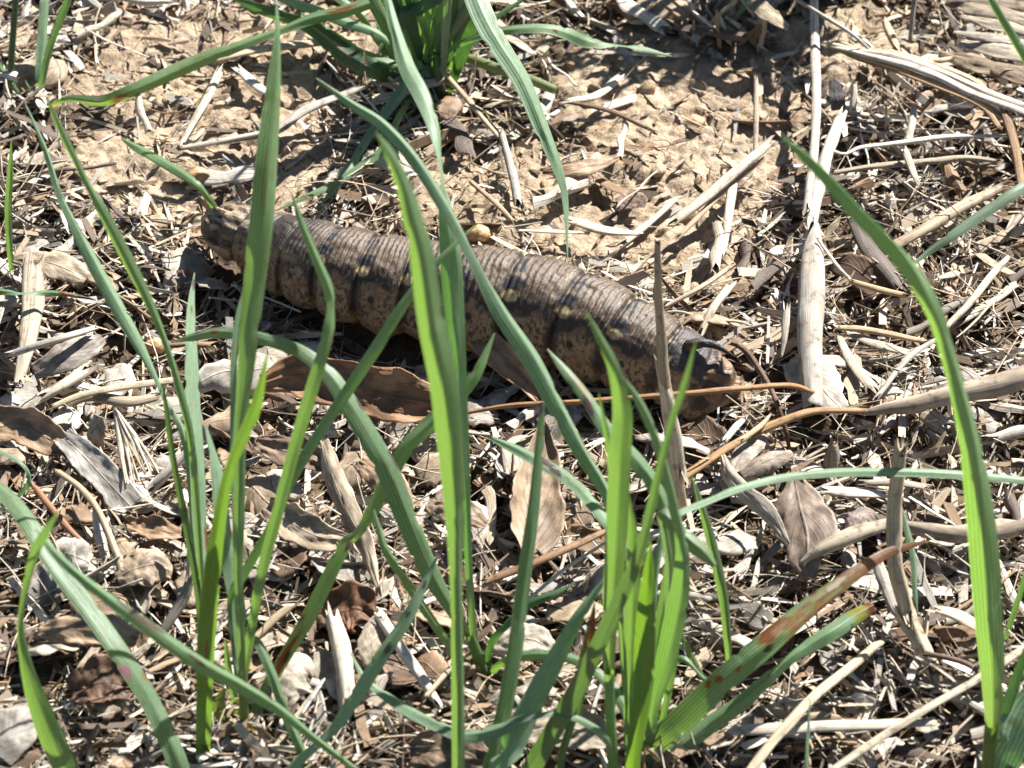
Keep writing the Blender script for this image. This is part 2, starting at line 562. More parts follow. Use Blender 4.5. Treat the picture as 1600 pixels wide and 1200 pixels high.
    hc = mixc(hc, (0.016, 0.016, 0.018), smooth(17, 11, np.abs(phi - 24 - 12 * ph) + (hn - .5) * 14))
    hc = mixc(hc, (0.56, 0.49, 0.36), smooth(6, 3, np.abs(phi - 6)) * smooth(.15, .4, ph))
    hc = mixc(hc, (0.02, 0.019, 0.02), smooth(19, 13, np.abs(phi - 72) + (hn - .5) * 16))
    hc = mixc(hc, (0.55, 0.46, 0.30), smooth(12, 7, np.abs(phi - 104)))
    hc = mixc(hc, (0.55, 0.47, 0.33), smooth(0.78, 0.9, ph) * smooth(70, 55, phi) * 0.8)
    c = c * (1 - hd[..., None]) + hc * hd[..., None]
    # rear: slate eighth segment, brown striped anal plate
    c = mixc(c, (0.085, 0.085, 0.092), smooth(12.15, 12.35, seg) * smooth(13.1, 12.95, seg) * smooth(62, 48, phi) * 0.85)
    rear = smooth(12.95, 13.1, seg)
    rc = mixc((0.30, 0.20, 0.12), (0.09, 0.062, 0.048), smooth(0.45, 0.56, fbm(arc / 4 + ang * 1.5, ang * 3 - arc / 6, 3, 77)))
    rc = mixc(rc, (0.50, 0.40, 0.24), smooth(100, 122, phi))
    c = c * (1 - rear[..., None]) + rc * rear[..., None]
    c = c * np.array([0.64, 0.585, 0.53]) * (1 - 0.22 * smooth(6.0, 3.5, seg) * smooth(0.8, 1.2, seg))[..., None]
    verts = V.reshape(-1, 3); cols = c.reshape(-1, 3)
    f = grid_faces(NS, NA, True)
    verts = np.vstack([verts, BODY_C[:1] - T[:1] * 0.4 * MM, BODY_C[-1:] + T[-1:] * 0.3 * MM])
    cols = np.vstack([cols, cols[:1], cols[-1:]])
    a, b = NS * NA, NS * NA + 1
    j = np.arange(NA); j2 = (j + 1) % NA
    f = np.vstack([f, np.stack([np.full(NA, a), j2, j, j], 1), np.stack([np.full(NA, b), (NS - 1) * NA + j, (NS - 1) * NA + j2, (NS - 1) * NA + j2], 1)])
    quads = f[:-2 * NA]
    faces = quads.tolist() + [x[:3] for x in f[-2 * NA:].tolist()]
    root = empty('caterpillar', P(745, 520, 0), 'large brown and grey ringed caterpillar with a dark tail horn crawling over straw', 'caterpillar')
    body = link('body', new_mesh('body', verts, faces, M_SKIN, cols), root)
    # tail horn
    hp = [(1064, 552, 13.5, 1.5), (1078, 541, 17.5, 1.35), (1094, 536, 18.6, 1.05), (1112, 538, 18.2, 0.8), (1130, 546, 17.0, 0.5), (1149, 558, 15.4, 0.12)]
    h4 = spline([np.append(P(x, y, h), r * MM) for x, y, h, r in hp], 60)
    Th, Sh, Nh = frames(h4[:, :3], (0, -0.3, 1))
    a = np.linspace(0, 2 * math.pi, 24, endpoint=False)[None, :]
    sN = np.arange(60)[:, None]
    rr = h4[:, 3][:, None] * (1 + 0.28 * (vn(sN * 0.55, a * 5, 8) - 0.4))
    hv = h4[:, None, :3] + rr[..., None] * (np.cos(a)[..., None] * Nh[:, None] + np.sin(a)[..., None] * Sh[:, None])
    hcol = mixc((0.085, 0.045, 0.03), (0.020, 0.019, 0.021), smooth(14, 34, sN + 0 * a))
    link('horn', new_mesh('horn', hv, grid_faces(60, 24, True), M_SKIN, hcol), root)
    return root


caterpillar = build_caterpillar()


def near_body(x, y, pad=0.0):
    """True where a ground point lies under the caterpillar"""
    p = np.stack([np.asarray(x, float), np.asarray(y, float)], -1).reshape(-1, 2)
    a = BODY_C[::25, :2]; r = axs[::25, 3]
    d = np.linalg.norm(p[:, None] - a[None], axis=-1) - r[None]
    return (d.min(1) < pad)


# ------------------------------------------------------------------ grass
GREEN = dict(lit=16, c=(0.215, 0.320, 0.180), t=(0.215, 0.385, 0.05))
GLAU = dict(lit=30, c=(0.300, 0.410, 0.265), t=(0.15, 0.32, 0.05))
BRIGHT = dict(c=(0.200, 0.305, 0.155), t=(0.265, 0.430, 0.060))
DARK = dict(c=(0.085, 0.155, 0.085), t=(0.10, 0.22, 0.03))
OLIVE = dict(c=(0.120, 0.175, 0.090), t=(0.14, 0.24, 0.04))
SPOT = dict(rust=((0.20, 0.055, 0.014), (0.30, 0.07, 0.01)), purple=((0.13, 0.075, 0.085), (0.10, 0.06, 0.04)),
            pale=((0.42, 0.36, 0.24), (0.3, 0.22, 0.1)), pink=((0.40, 0.16, 0.2), (0.3, 0.12, 0.1)),
            dark=((0.04, 0.03, 0.015), (0.05, 0.03, 0.01)), brown=((0.25, 0.105, 0.052), (0.24, 0.08, 0.025)),
            yellow=((0.30, 0.28, 0.06), (0.45, 0.40, 0.04)))
blade_no = [0]


def blade(plant, pts, wid, k=None, h=None, roll=0, fold=0.22, tone=GREEN, spots=(), n=140, tube=False, base=True):
    """One grass leaf. pts: photo pixels base -> tip; wid: pixels at those points; k: mm of height per pixel of
    rise above the base; or h: heights in mm. roll in degrees (one or base/tip), fold: keel depth (sign = side)."""
    blade_no[0] += 1
    sd_ = blade_no[0]
    pts = list(pts)
    if h is None:
        y0 = pts[0][1]
        h = [max(0.0, (y0 - p[1]) * k) for p in pts]
    rise = (h[-1] - h[0]) / max(1.0, pts[0][1] - pts[-1][1])
    if tone.get('lit', 0) >= 20 and pts[0][1] - pts[-1][1] > 150 and rise > 0.105:   # these lean well back
        h = [h[0] + (q - h[0]) * 0.105 / rise for q in h]
    if base: h = [h[0] - 2.0] + list(h[1:])
    rolls = np.linspace(roll[0], roll[1], len(pts)) if isinstance(roll, tuple) else (np.asarray(roll, float) if isinstance(roll, list) else np.full(len(pts), float(roll)))
    rows = np.array([list(P(p[0], p[1], hh)) + [wd * PXM, rl] for p, hh, wd, rl in zip(pts, h, wid, rolls)])
    r5 = spline(rows, n)
    C = r5[:, :3]
    W = np.maximum(r5[:, 3] * (1.0 if tube else 0.88), 0.00012)
    W = W / np.clip(np.cos(np.radians(r5[:, 4])), 0.75, 1)
    v = np.linspace(0, 1, n)
    T = norm(np.gradient(C, axis=0))
    Vw = norm(CAM - C)
    S = norm(np.cross(T, Vw)); N = norm(np.cross(S, T))
    rd = r5[:, 4]
    tow = -np.tanh((S @ np.array(sv)) * 5)           # a positive roll turns the leaf's near face to the sun
    rd = tow * rd
    if 'lit' in tone:                                # leaves whose waxy upper face is turned to the sun
        rd = tow * (np.abs(rd) + tone['lit'])
    rl = np.radians(rd)[:, None]
    S2 = S * np.cos(rl) + N * np.sin(rl); N2 = N * np.cos(rl) - S * np.sin(rl)
    if tube:
        m = 12
        a = np.linspace(0, 2 * math.pi, m, endpoint=False)
        X = C[:, None] + (W / 2)[:, None, None] * (np.cos(a)[None, :, None] * S2[:, None] + np.sin(a)[None, :, None] * N2[:, None])
        u = np.cos(a)[None, :] * np.ones((n, 1))
    else:
        m = 15
        u = np.linspace(-1, 1, m)[None, :] * np.ones((n, 1))
        edge = 1 + 0.04 * (vn(v[:, None] * 14, np.sign(u), sd_) - 0.5) - 0.22 * smooth(0.9, 0.97, vn(v[:, None] * 34, np.sign(u) * 4, sd_ + 2))
        dep = fold * (0.42 - np.abs(u) ** 1.15) * W[:, None]
        dep = dep + (vn(v[:, None] * 9, u * 1.5, sd_ + 3) - 0.5) * 0.12 * W[:, None]
        X = C[:, None] + (u * edge * W[:, None] / 2)[..., None] * S2[:, None] + dep[..., None] * N2[:, None]
    vv = v[:, None] * np.ones_like(u)
    nz = fbm(vv * 22, u * 2.2, 3, sd_ * 7)
    jit = 0.9 + 0.2 * random.random()
    c = np.ones((n, m, 3)) * np.array(tone['c']) * jit
    tr = np.ones((n, m, 3)) * np.array(tone['t']) * jit
    basef = smooth(0.14, 0.0, vv)
    c = mixc(c, (0.20, 0.25, 0.10), basef * 0.6); tr = mixc(tr, (0.34, 0.42, 0.09), basef * 0.6)
    edgec = smooth(0.86, 1.0, np.abs(u)) * (0 if tube else 1)
    c = mixc(c, (0.25, 0.30, 0.17), edgec * 0.6)
    for (kind, v0, dv, u0, du) in spots:
        g = smooth(1.08, 0.88, np.sqrt(((vv - v0) / dv) ** 2 + ((u - u0) / du) ** 2) + (nz - 0.5) * 2.0) * (0.95 + 0.6 * (fbm(vv * 70, u * 5, 2, sd_ + 55) - 0.4))
        g = np.clip(g, 0, 1)
        c = mixc(c, SPOT[kind][0], g); tr = mixc(tr, SPOT[kind][1], g)
        if kind in ('rust', 'brown'):
            ring = smooth(1.6, 1.1, np.sqrt(((vv - v0) / dv) ** 2 + ((u - u0) / du) ** 2) + (nz - 0.5) * 1.3) * (1 - g)
            c = mixc(c, (0.26, 0.22, 0.05), ring * 0.5); tr = mixc(tr, (0.42, 0.34, 0.03), ring * 0.6)
    fl = smooth(0.74, 0.8, vn(vv * 60, u * 3.5 + 40, sd_ + 90)) * smooth(0.55, 0.75, vn(vv * 7, u + 9, sd_ + 5))
    c = mixc(c, SPOT['brown'][0], fl * 0.5)
    uv = np.stack([u, vv * max(1.0, np.linalg.norm(np.diff(C, axis=0), axis=1).sum() / 0.03)], -1)
    me = new_mesh('leaf', X, grid_faces(n, m, tube), M_GRASS, c, uv, tr)
    return link('leaf' if not tube else 'stem', me, plant)


def plant(x, y, name, label, cat='grass plant', group=None):
    p = P(x, y, 0)
    return empty(name, (p[0], p[1], float(gz(p[0], p[1]))), label, cat, group)


# --- plant in the corner beside the long low leaf
g = plant(64, 165, 'grass_plant', 'small grass plant whose long rust-spotted leaf lies low across bare soil')
blade(g, [(17, 158), (18, 90), (25, 0), (28, -60)], [10, 11, 10, 6], k=0.15, tone=OLIVE, tube=True)
blade(g, [(64, 168), (63, 120), (68, 50), (72, -20), (74, -70)], [9, 20, 23, 20, 5], k=0.13, tone=GLAU, roll=10)
blade(g, [(62, 168), (66, 128), (81, 64), (104, 6), (125, -60)], [9, 13, 15, 15, 4], k=0.14, tone=GREEN)
blade(g, [(50, 170), (27, 143), (0, 105), (-25, 60)], [6, 9, 10, 3], k=0.12, tone=BRIGHT)
blade(g, [(57, 166), (47, 142), (39, 125)], [5, 7, 2], k=0.13, tone=GREEN)
blade(g, [(74, 172), (88, 162), (111, 154), (162, 158), (209, 141), (304, 98), (371, 72), (439, 47), (489, 28), (540, 17), (600, -4), (650, -30)],
      [8, 9, 12, 22, 25, 28, 20, 15, 22, 24, 18, 4], h=[0, 5, 7, 6, 8, 10, 12, 14, 16, 17, 18, 18],
      roll=[0, 0, -10, -20, -15, 0, 20, 45, 25, 10, 0, 0], tone=BRIGHT,
      spots=[('brown', .25, .02, .3, .5), ('pale', .20, .012, -.3, .4), ('rust', .80, .03, -.3, .45), ('yellow', .06, .04, 0, .8)])

# --- tuft at the back, behind the caterpillar
g = plant(683, 142, 'grass_tuft', 'dense grass tuft on bare soil with broad drooping blue-green leaves')
blade(g, [(687, 150), (684, 112), (683, 82)], [17, 16, 15], k=0.16, tone=BRIGHT, tube=True, n=20)
blade(g, [(684, 88), (687, 50), (694, 0), (700, -60)], [10, 20, 24, 6], h=[10, 17, 26, 36], tone=BRIGHT, fold=0.35, base=False)
blade(g, [(690, 148), (705, -40), (718, -75), (732, -45), (746, 0), (773, 57), (817, 128), (851, 209), (874, 270), (884, 320), (887, 405)],
      [10, 30, 40, 44, 46, 46, 40, 31, 20, 12, 2], h=[0, 40, 50, 52, 50, 46, 40, 33, 27, 22, 15], tone=GLAU, fold=0.12, roll=[0, 20, 10, 0, 0, 5, 5, 0, 0, 0, 0])
blade(g, [(680, 100), (700, 80), (719, 68), (760, 54), (800, 46), (851, 44), (884, 51), (918, 64), (969, 71), (1002, 76), (1050, 88)],
      [8, 10, 13, 15, 19, 22, 25, 27, 10, 14, 2], h=[6, 12, 16, 20, 22, 22, 20, 17, 14, 12, 10],
      roll=[0, 0, 0, 5, 10, 25, 15, -10, -70, -30, -10], tone=GREEN, fold=0.15, base=False, spots=[('rust', .55, .008, .2, .2)])
blade(g, [(672, 130), (655, 100), (642, 118), (622, 150), (601, 177), (574, 216), (547, 260), (520, 298), (505, 315)],
      [9, 14, 19, 22, 22, 17, 15, 13, 5], h=[0, 10, 12, 11, 9, 7, 6, 5, 4], tone=GLAU, fold=0.15, spots=[('purple', .72, .01, .2, .4)])
blade(g, [(650, 140), (625, 180), (603, 226), (575, 252), (530, 282), (490, 302), (437, 326)], [8, 11, 14, 15, 13, 11, 4],
      h=[0, 8, 8, 7, 6, 6, 5], tone=BRIGHT, roll=30)
blade(g, [(660, 128), (652, 80), (654, 40), (662, -10), (675, -50)], [14, 30, 36, 32, 5], k=0.15, tone=BRIGHT, fold=0.25, roll=-15)
blade(g, [(668, 126), (650, 62), (638, 24), (655, 6), (690, -20), (705, -60)], [12, 20, 30, 36, 34, 6], h=[0, 16, 24, 26, 30, 34], tone=DARK, roll=(0, 40))
blade(g, [(650, 128), (615, 90), (590, 62), (560, 20), (520, -10), (480, -40)], [10, 13, 15, 16, 16, 4], k=0.10, tone=GREEN, roll=20)
blade(g, [(640, 132), (590, 112), (540, 84), (490, 45), (452, 30), (400, 12), (355, -8)], [12, 34, 40, 30, 22, 20, 4],
      h=[0, 5, 7, 9, 10, 11, 12], tone=DARK, fold=0.15, roll=[0, 0, 0, 10, -20, -20, 0], spots=[('pale', .42, .16, .1, .16)])
blade(g, [(648, 122), (600, 60), (545, 36), (490, 14), (440, -4), (400, -30)], [8, 18, 22, 22, 18, 4], h=[0, 12, 14, 14, 14, 14], tone=GLAU)
blade(g, [(640, 110), (608, 100), (560, 85), (520, 55), (470, 20)], [10, 22, 30, 20, 4], h=[2, 5, 6, 8, 8], tone=GREEN, base=False)
blade(g, [(606, 130), (598, 60), (592, 20), (586, -30)], [10, 20, 20, 8], k=0.14, tone=GLAU, roll=20)
blade(g, [(690, 140), (718, 100), (740, 52), (780, 24), (825, -6)], [6, 9, 12, 12, 6], k=0.12, tone=GREEN)
blade(g, [(700, 150), (728, 60), (735, 20), (742, -30)], [10, 28, 34, 24], k=0.16, tone=DARK, roll=-30)
blade(g, [(668, 135), (656, 104), (646, 80)], [7, 10, 3], k=0.15, tone=BRIGHT)
o = blade(g, [(700, 88), (735, 92), (773, 106), (834, 127), (868, 141)], [8, 16, 18, 17, 15], h=[4, 4, 4, 4, 3.5], tone=dict(c=(0.30, 0.34, 0.16), t=(.3, .3, .1)), tube=True, base=False)
blade(g, [(675, 146), (668, 118), (664, 100)], [20, 22, 16], k=0.15, tone=GREEN, tube=True, n=16)

for k in range(24):  # extra tall blades, added so the tuft casts denser shade
    x0 = 635 + 85 * random.random(); a_ = random.uniform(-.7, .7); ln = random.uniform(260, 440)
    blade(g, [(x0, 142 - 20 * random.random()), (x0 + ln * .3 * math.sin(a_), 142 - ln * .4), (x0 + ln * .75 * math.sin(a_), 142 - ln * .8), (x0 + ln * 1.3 * math.sin(a_), 142 - ln)],
          [10, 22, 26, 3], h=[0, ln * .075, ln * .15, ln * .175], tone=random.choice([GREEN, DARK, BRIGHT, GLAU]), roll=random.uniform(-30, 30), n=50)
g = plant(1275, -75, 'grass_tuft', 'unseen grass tuft added past the frayed straw clump to shade the hollow there')  # added out of view so its shadow falls across the bare soil
for k in range(34):
    x0 = 1215 + 130 * random.random(); y0 = -60 - 50 * random.random(); a_ = random.uniform(-.8, .8); ln = random.uniform(280, 430)
    blade(g, [(x0, y0), (x0 + ln * .3 * math.sin(a_), y0 - ln * .42), (x0 + ln * .75 * math.sin(a_), y0 - ln * .8), (x0 + ln * 1.3 * math.sin(a_), y0 - ln)],
          [12, 30, 34, 3], h=[0, ln * .08, ln * .155, ln * .17], tone=random.choice([GREEN, DARK, BRIGHT]), roll=random.uniform(-30, 30), n=40)

# --- seedling behind the head
g = plant(345, 352, 'grass_seedling', 'single short bright grass leaf bent over bare soil at the caterpillar head')
blade(g, [(352, 352), (341, 332), (314, 294), (287, 273), (243, 246), (210, 228), (189, 216)], [8, 11, 14, 16, 18, 14, 2],
      h=[1, 10, 17, 18, 16, 15, 14], tone=BRIGHT, roll=[0, 0, 10, 30, 40, 30, 20])

# --- sprout by the edge
g = plant(20, 448, 'grass_sprout', 'lone upright narrow grass sprout between litter scraps beside a brown-tipped leaf')
blade(g, [(22, 448), (16, 400), (13, 330), (16, 270), (18, 218)], [7, 11, 13, 11, 2], k=0.15, tone=BRIGHT)

g = plant(-60, 470, 'grass_leaf', 'thin green leaf with a burnt orange tip reaching over the litter')
blade(g, [(-60, 470), (-35, 456), (0, 455), (36, 458), (67, 457), (100, 459), (118, 462), (135, 465), (150, 469)], [6, 10, 13, 9, 11, 10, 8, 5, 2],
      h=[0, 9, 12, 12, 11, 11, 10, 9, 9], roll=[0, 0, 10, 60, 20, 0, 0, 0, 0], tone=GREEN, spots=[('rust', .85, .035, 0, 1.3), ('dark', .96, .06, 0, 1.3), ('rust', .5, .02, .6, .5)])

# --- left tillers
g = plant(318, 1060, 'grass_tiller', 'grass tiller with one very broad flat blue-green leaf and two long leaning leaves')
blade(g, [(330, 1060), (302, 880), (285, 790), (270, 712), (260, 640), (254, 600)], [12, 12, 12, 10, 8, 3], k=0.145, tone=OLIVE)
blade(g, [(318, 1050), (306, 880), (296, 730), (283, 667), (260, 628), (243, 588), (216, 535), (182, 474), (145, 407), (118, 354), (94, 304), (71, 233), (39, 160)],
      [10, 10, 12, 13, 9, 11, 22, 27, 25, 20, 15, 10, 2], k=0.128, tone=GLAU, roll=[0, 0, 0, 0, 30, 10, 0, 0, 0, 10, 10, 0, 0], fold=0.3,
      spots=[('purple', .84, .012, .5, .5), ('purple', .78, .02, .7, .3)])
blade(g, [(322, 1050), (312, 860), (300, 700), (283, 616), (263, 545), (236, 478), (202, 410), (160, 330), (142, 297), (118, 250), (96, 205), (72, 150)],
      [8, 10, 12, 13, 10, 15, 20, 17, 11, 11, 11, 2], k=0.133, tone=BRIGHT, roll=[0, 0, 0, 10, 40, 10, 0, 0, 30, 0, 0, 0], fold=0.3)
blade(g, [(334, 1062), (322, 930), (316, 860), (311, 800), (309, 737), (304, 653), (300, 569), (299, 484), (304, 426)], [14, 26, 31, 33, 34, 33, 30, 18, 2],
      h=[0, 14, 21, 27, 33, 40, 46, 51, 54], tone=GLAU, fold=0.06, roll=14, spots=[('pale', .66, .008, -.1, .25), ('pale', .72, .006, -.5, .15), ('brown', .90, .008, .1, .3), ('brown', .34, .03, .8, .25), ('purple', .97, .015, 0, 1)])
blade(g, [(316, 1215), (319, 1110), (322, 1002), (331, 901), (345, 800), (362, 725), (398, 640), (418, 552)], [22, 26, 29, 28, 20, 17, 19, 2],
      k=0.165, tone=dict(c=(0.13, 0.20, 0.06), t=(0.26, 0.43, 0.04)), fold=-0.3, spots=[('brown', .3, .05, .1, .1)])

g = plant(383, 1165, 'grass_tiller', 'grass tiller with a tall pointed upright leaf and another scarred by orange rust')
blade(g, [(383, 1168), (381, 1110), (379, 1050)], [15, 14, 14], k=0.16, tone=dict(c=(.2, .25, .1), t=(.36, .42, .08)), tube=True, n=24)
blade(g, [(379, 1062), (375, 960), (372, 880), (374, 800), (375, 690), (380, 620), (388, 535), (398, 440), (410, 340), (420, 250), (429, 150), (434, 60), (432, 0)],
      [10, 14, 16, 18, 19, 22, 30, 35, 38, 33, 25, 10, 2], h=[18, 31, 41, 51, 64, 72, 82, 92, 103, 112, 121, 129, 133], tone=BRIGHT, fold=0.25, roll=[0, 0, 0, 0, 0, 0, 0, 0, 10, 38, 44, 40, 20], base=False)
blade(g, [(380, 1062), (369, 870), (366, 760), (366, 640), (367, 560), (374, 490), (392, 424)], [8, 10, 12, 15, 14, 11, 2], h=[17, 42, 55, 68, 77, 84, 90], tone=GLAU, roll=20, base=False)
blade(g, [(381, 1064), (376, 1005), (366, 905), (350, 830), (340, 740), (322, 668)], [20, 32, 36, 32, 26, 5], h=[16, 22, 33, 42, 50, 56], tone=GLAU, fold=0.08, roll=12, base=False)
blade(g, [(379, 1066), (390, 1000), (408, 900), (434, 800), (463, 690), (489, 602), (513, 525), (520, 480), (513, 448), (495, 405), (472, 350), (455, 300)],
      [12, 15, 17, 19, 20, 21, 17, 17, 17, 14, 11, 2], h=[16, 26, 41, 55, 70, 82, 91, 95, 99, 104, 110, 115], tone=BRIGHT, roll=[0, 0, 0, 0, 0, -5, 30, 60, 20, 20, 10, 0], fold=0.25, base=False)
blade(g, [(372, 1066), (362, 940), (385, 890), (425, 820), (455, 752), (490, 690), (540, 615), (590, 540), (640, 462), (690, 402), (745, 350)],
      [10, 14, 15, 15, 17, 18, 19, 20, 15, 10, 2], h=[16, 30, 36, 44, 52, 58, 66, 74, 82, 88, 92], tone=GREEN, fold=0.25, base=False)
blade(g, [(384, 1166), (400, 1110), (418, 1072), (452, 1015), (487, 955), (537, 855), (556, 835), (581, 800), (631, 706), (679, 655), (739, 592), (773, 520)],
      [9, 16, 20, 21, 25, 21, 14, 22, 25, 26, 20, 3], h=[0, 5, 8, 14, 20, 31, 34, 38, 48, 53, 60, 66], tone=BRIGHT, fold=0.2, roll=[0, 0, 0, 0, 0, 0, 40, 10, 0, 0, 5, 0],
      spots=[('rust', .205, .05, .1, .55), ('dark', .21, .018, .3, .5), ('rust', .29, .015, -.6, .3), ('pale', .50, .018, -.2, .5), ('purple', .47, .02, .4, .4)])
blade(g, [(380, 1070), (397, 1000), (425, 1053), (449, 1120), (470, 1168), (490, 1215)], [10, 15, 18, 18, 17, 8], h=[14, 22, 18, 11, 6, 1], tone=GREEN, roll=10, base=False)
blade(g, [(370, 1160), (350, 1130), (342, 1100), (352, 1075)], [16, 20, 20, 5], k=0.12, tone=dict(c=(.2, .26, .08), t=(.36, .44, .06)))
blade(g, [(379, 1140), (366, 1090), (358, 1050), (352, 1000)], [10, 13, 12, 4], k=0.15, tone=BRIGHT)

# --- corner leaves
g = plant(300, 1290, 'grass_plant', 'broad ribbed pale green leaf with a small pink blotch slanting over litter')
blade(g, [(310, 1290), (282, 1198), (238, 1099), (190, 1023), (136, 946), (88, 884), (40, 810), (2, 765), (-30, 742)], [26, 36, 36, 38, 37, 36, 34, 26, 4],
      h=[0, 14, 24, 31, 36, 40, 43, 42, 38], tone=dict(lit=28, c=(0.20, 0.29, 0.17), t=(.28, .44, .05)), fold=0.12, roll=2, spots=[('pink', .39, .013, -.5, .4), ('brown', .355, .008, .7, .4)])
g = plant(600, 1235, 'grass_plant', 'long dark streaked leaf lying diagonally across the broad pale green leaf')
blade(g, [(600, 1235), (540, 1190), (489, 1151), (439, 1110), (371, 1068), (304, 1030), (236, 982), (152, 922), (90, 868), (55, 825)], [8, 12, 14, 19, 23, 25, 24, 19, 14, 2],
      h=[0, 14, 24, 34, 46, 56, 66, 76, 80, 80], tone=GREEN, fold=0.3, roll=-12, spots=[('purple', .72, .06, .5, .4), ('purple', .6, .03, 0, .3), ('purple', .40, .01, .6, .4)])
g = plant(118, 1245, 'grass_plant', 'wavy grass leaf, bright at the foot and blue at its thin tip')
blade(g, [(116, 1245), (100, 1196), (68, 1121), (45, 1053), (34, 986), (38, 935), (54, 867), (72, 830), (92, 798)], [26, 38, 36, 22, 12, 10, 14, 12, 2],
      h=[0, 12, 28, 42, 55, 65, 78, 85, 90], tone=BRIGHT, roll=[0, 0, 0, 10, 40, 50, 30, 20, 0], fold=0.2)
g = plant(-25, 800, 'grass_leaf', 'narrow green leaf curling back on itself in a small hook beside brown leaf')
blade(g, [(-30, 812), (0, 790), (30, 772), (46, 750), (36, 726), (0, 704), (-30, 690)], [10, 12, 11, 10, 9, 9, 3], h=[2, 6, 10, 14, 17, 18, 18], tone=GLAU, roll=(0, 30))

# --- centre plant rooted in view
g = plant(757, 1066, 'grass_plant', 'grass plant with visible pale foot and a wide arching leaf ending in a hooked tip')
blade(g, [(759, 1068), (748, 1030), (733, 990)], [18, 17, 15], k=0.16, tone=dict(c=(.13, .2, .09), t=(.3, .42, .07)), tube=True, n=24)
blade(g, [(735, 996), (699, 940), (668, 884), (633, 800), (604, 730), (567, 665), (541, 622), (513, 583), (472, 550), (422, 532), (375, 522), (337, 519), (304, 525), (273, 533)],
      [14, 24, 34, 39, 38, 36, 33, 28, 24, 22, 21, 20, 16, 2], h=[11, 20, 28, 40, 49, 56, 60, 63, 65, 65, 63, 60, 56, 52], tone=GREEN, fold=0.18,
      roll=[0, 0, 0, -8, 0, 5, 5, 5, 5, 5, 0, -10, -20, -10], base=False, spots=[('brown', .88, .012, .1, .3), ('purple', .93, .01, .4, .3), ('purple', .52, .015, .9, .2), ('purple', .4, .02, .95, .15)])
blade(g, [(741, 1000), (735, 930), (731, 850), (728, 760), (724, 680), (718, 590), (711, 500), (704, 400), (697, 320), (691, 272), (680, 205), (660, 150), (636, 105), (618, 50), (606, 0), (600, -40)],
      [12, 13, 13, 15, 18, 24, 32, 35, 20, 11, 18, 26, 27, 20, 12, 2], h=[11, 21, 32, 44, 54, 65, 76, 87, 95, 99, 103, 105, 106, 107, 108, 108],
      roll=[0, 0, 0, 0, 0, 0, 0, 0, 45, 75, 40, 20, 10, 10, 0, 0], tone=dict(c=GLAU['c'], t=(.17, .38, .03)), fold=0.2, base=False)
blade(g, [(757, 1066), (746, 1053), (719, 1029), (682, 979), (641, 918), (604, 861), (592, 825), (584, 795)], [9, 12, 15, 15, 15, 13, 9, 2], h=[0, 3, 8, 16, 25, 33, 37, 40], tone=BRIGHT, roll=(0, 30))
blade(g, [(762, 1062), (764, 1020), (772, 998), (790, 978), (826, 945), (860, 930), (898, 911)], [8, 11, 12, 12, 14, 13, 2], h=[0, 7, 11, 14, 18, 20, 21], tone=DARK, roll=20)
blade(g, [(763, 1064), (776, 1042), (795, 1030), (834, 1023), (884, 1026), (928, 1046), (962, 1080), (985, 1122), (1005, 1165), (1020, 1200)],
      [9, 12, 15, 18, 18, 19, 22, 22, 22, 8], h=[0, 6, 10, 13, 15, 15, 13, 10, 5, 1], tone=GREEN, roll=[0, 0, 0, 0, 10, 20, 10, 0, 0, 0])

# --- front plants rooted below the picture
g = plant(716, 1330, 'grass_plant', 'tall bright keeled leaf standing upright across the middle of the caterpillar')
blade(g, [(716, 1330), (716, 1198), (718, 1100), (717, 1000), (715, 900), (712, 800), (704, 700), (694, 602), (675, 500), (660, 400), (648, 350), (634, 300), (612, 246), (588, 207)],
      [16, 20, 20, 18, 20, 31, 40, 42, 40, 34, 29, 22, 15, 2], h=[0, 22, 38, 55, 71, 87, 103, 119, 135, 150, 157, 163, 170, 174], tone=BRIGHT, fold=0.55, roll=[0, 0, 20, 30, 20, 5, 0, 0, 5, 5, 5, 0, 0, 0])
g = plant(750, 1300, 'grass_plant', 'straight ribbed green leaf leaning beside the tall keeled leaf')
blade(g, [(742, 1300), (767, 1198), (790, 1104), (807, 1002), (820, 901), (834, 800), (844, 690), (848, 628)], [22, 26, 27, 26, 25, 21, 15, 8],
      h=[0, 15, 27, 40, 53, 66, 80, 88], tone=dict(lit=24, c=(0.16, .26, .15), t=(.26, .44, .05)), fold=0.15, roll=2, spots=[('purple', .985, .02, 0, 1), ('brown', .93, .008, 0, .4)])
g = plant(730, 1330, 'grass_plant', 'blue-green leaf tapering to a thin soft tip, leaning across ribbed leaf')
blade(g, [(720, 1330), (745, 1240), (772, 1200), (800, 1165), (834, 1094), (868, 1030), (901, 969), (930, 925), (962, 885)], [28, 34, 34, 33, 30, 25, 17, 10, 2],
      h=[0, 20, 32, 42, 58, 73, 88, 98, 108], tone=GLAU, fold=0.2, roll=35)
g = plant(400, 1290, 'grass_plant', 'slender blue-green leaf with purple flecks slanting up out of the litter')
blade(g, [(400, 1270), (460, 1195), (522, 1135), (560, 1082), (597, 1023), (638, 962), (662, 915), (684, 868)], [16, 20, 20, 20, 20, 17, 11, 2],
      h=[0, 18, 34, 46, 58, 70, 78, 86], tone=GLAU, roll=30, spots=[('purple', .80, .02, -.2, .4), ('purple', .68, .02, .2, .4), ('purple', .90, .02, 0, .4)])

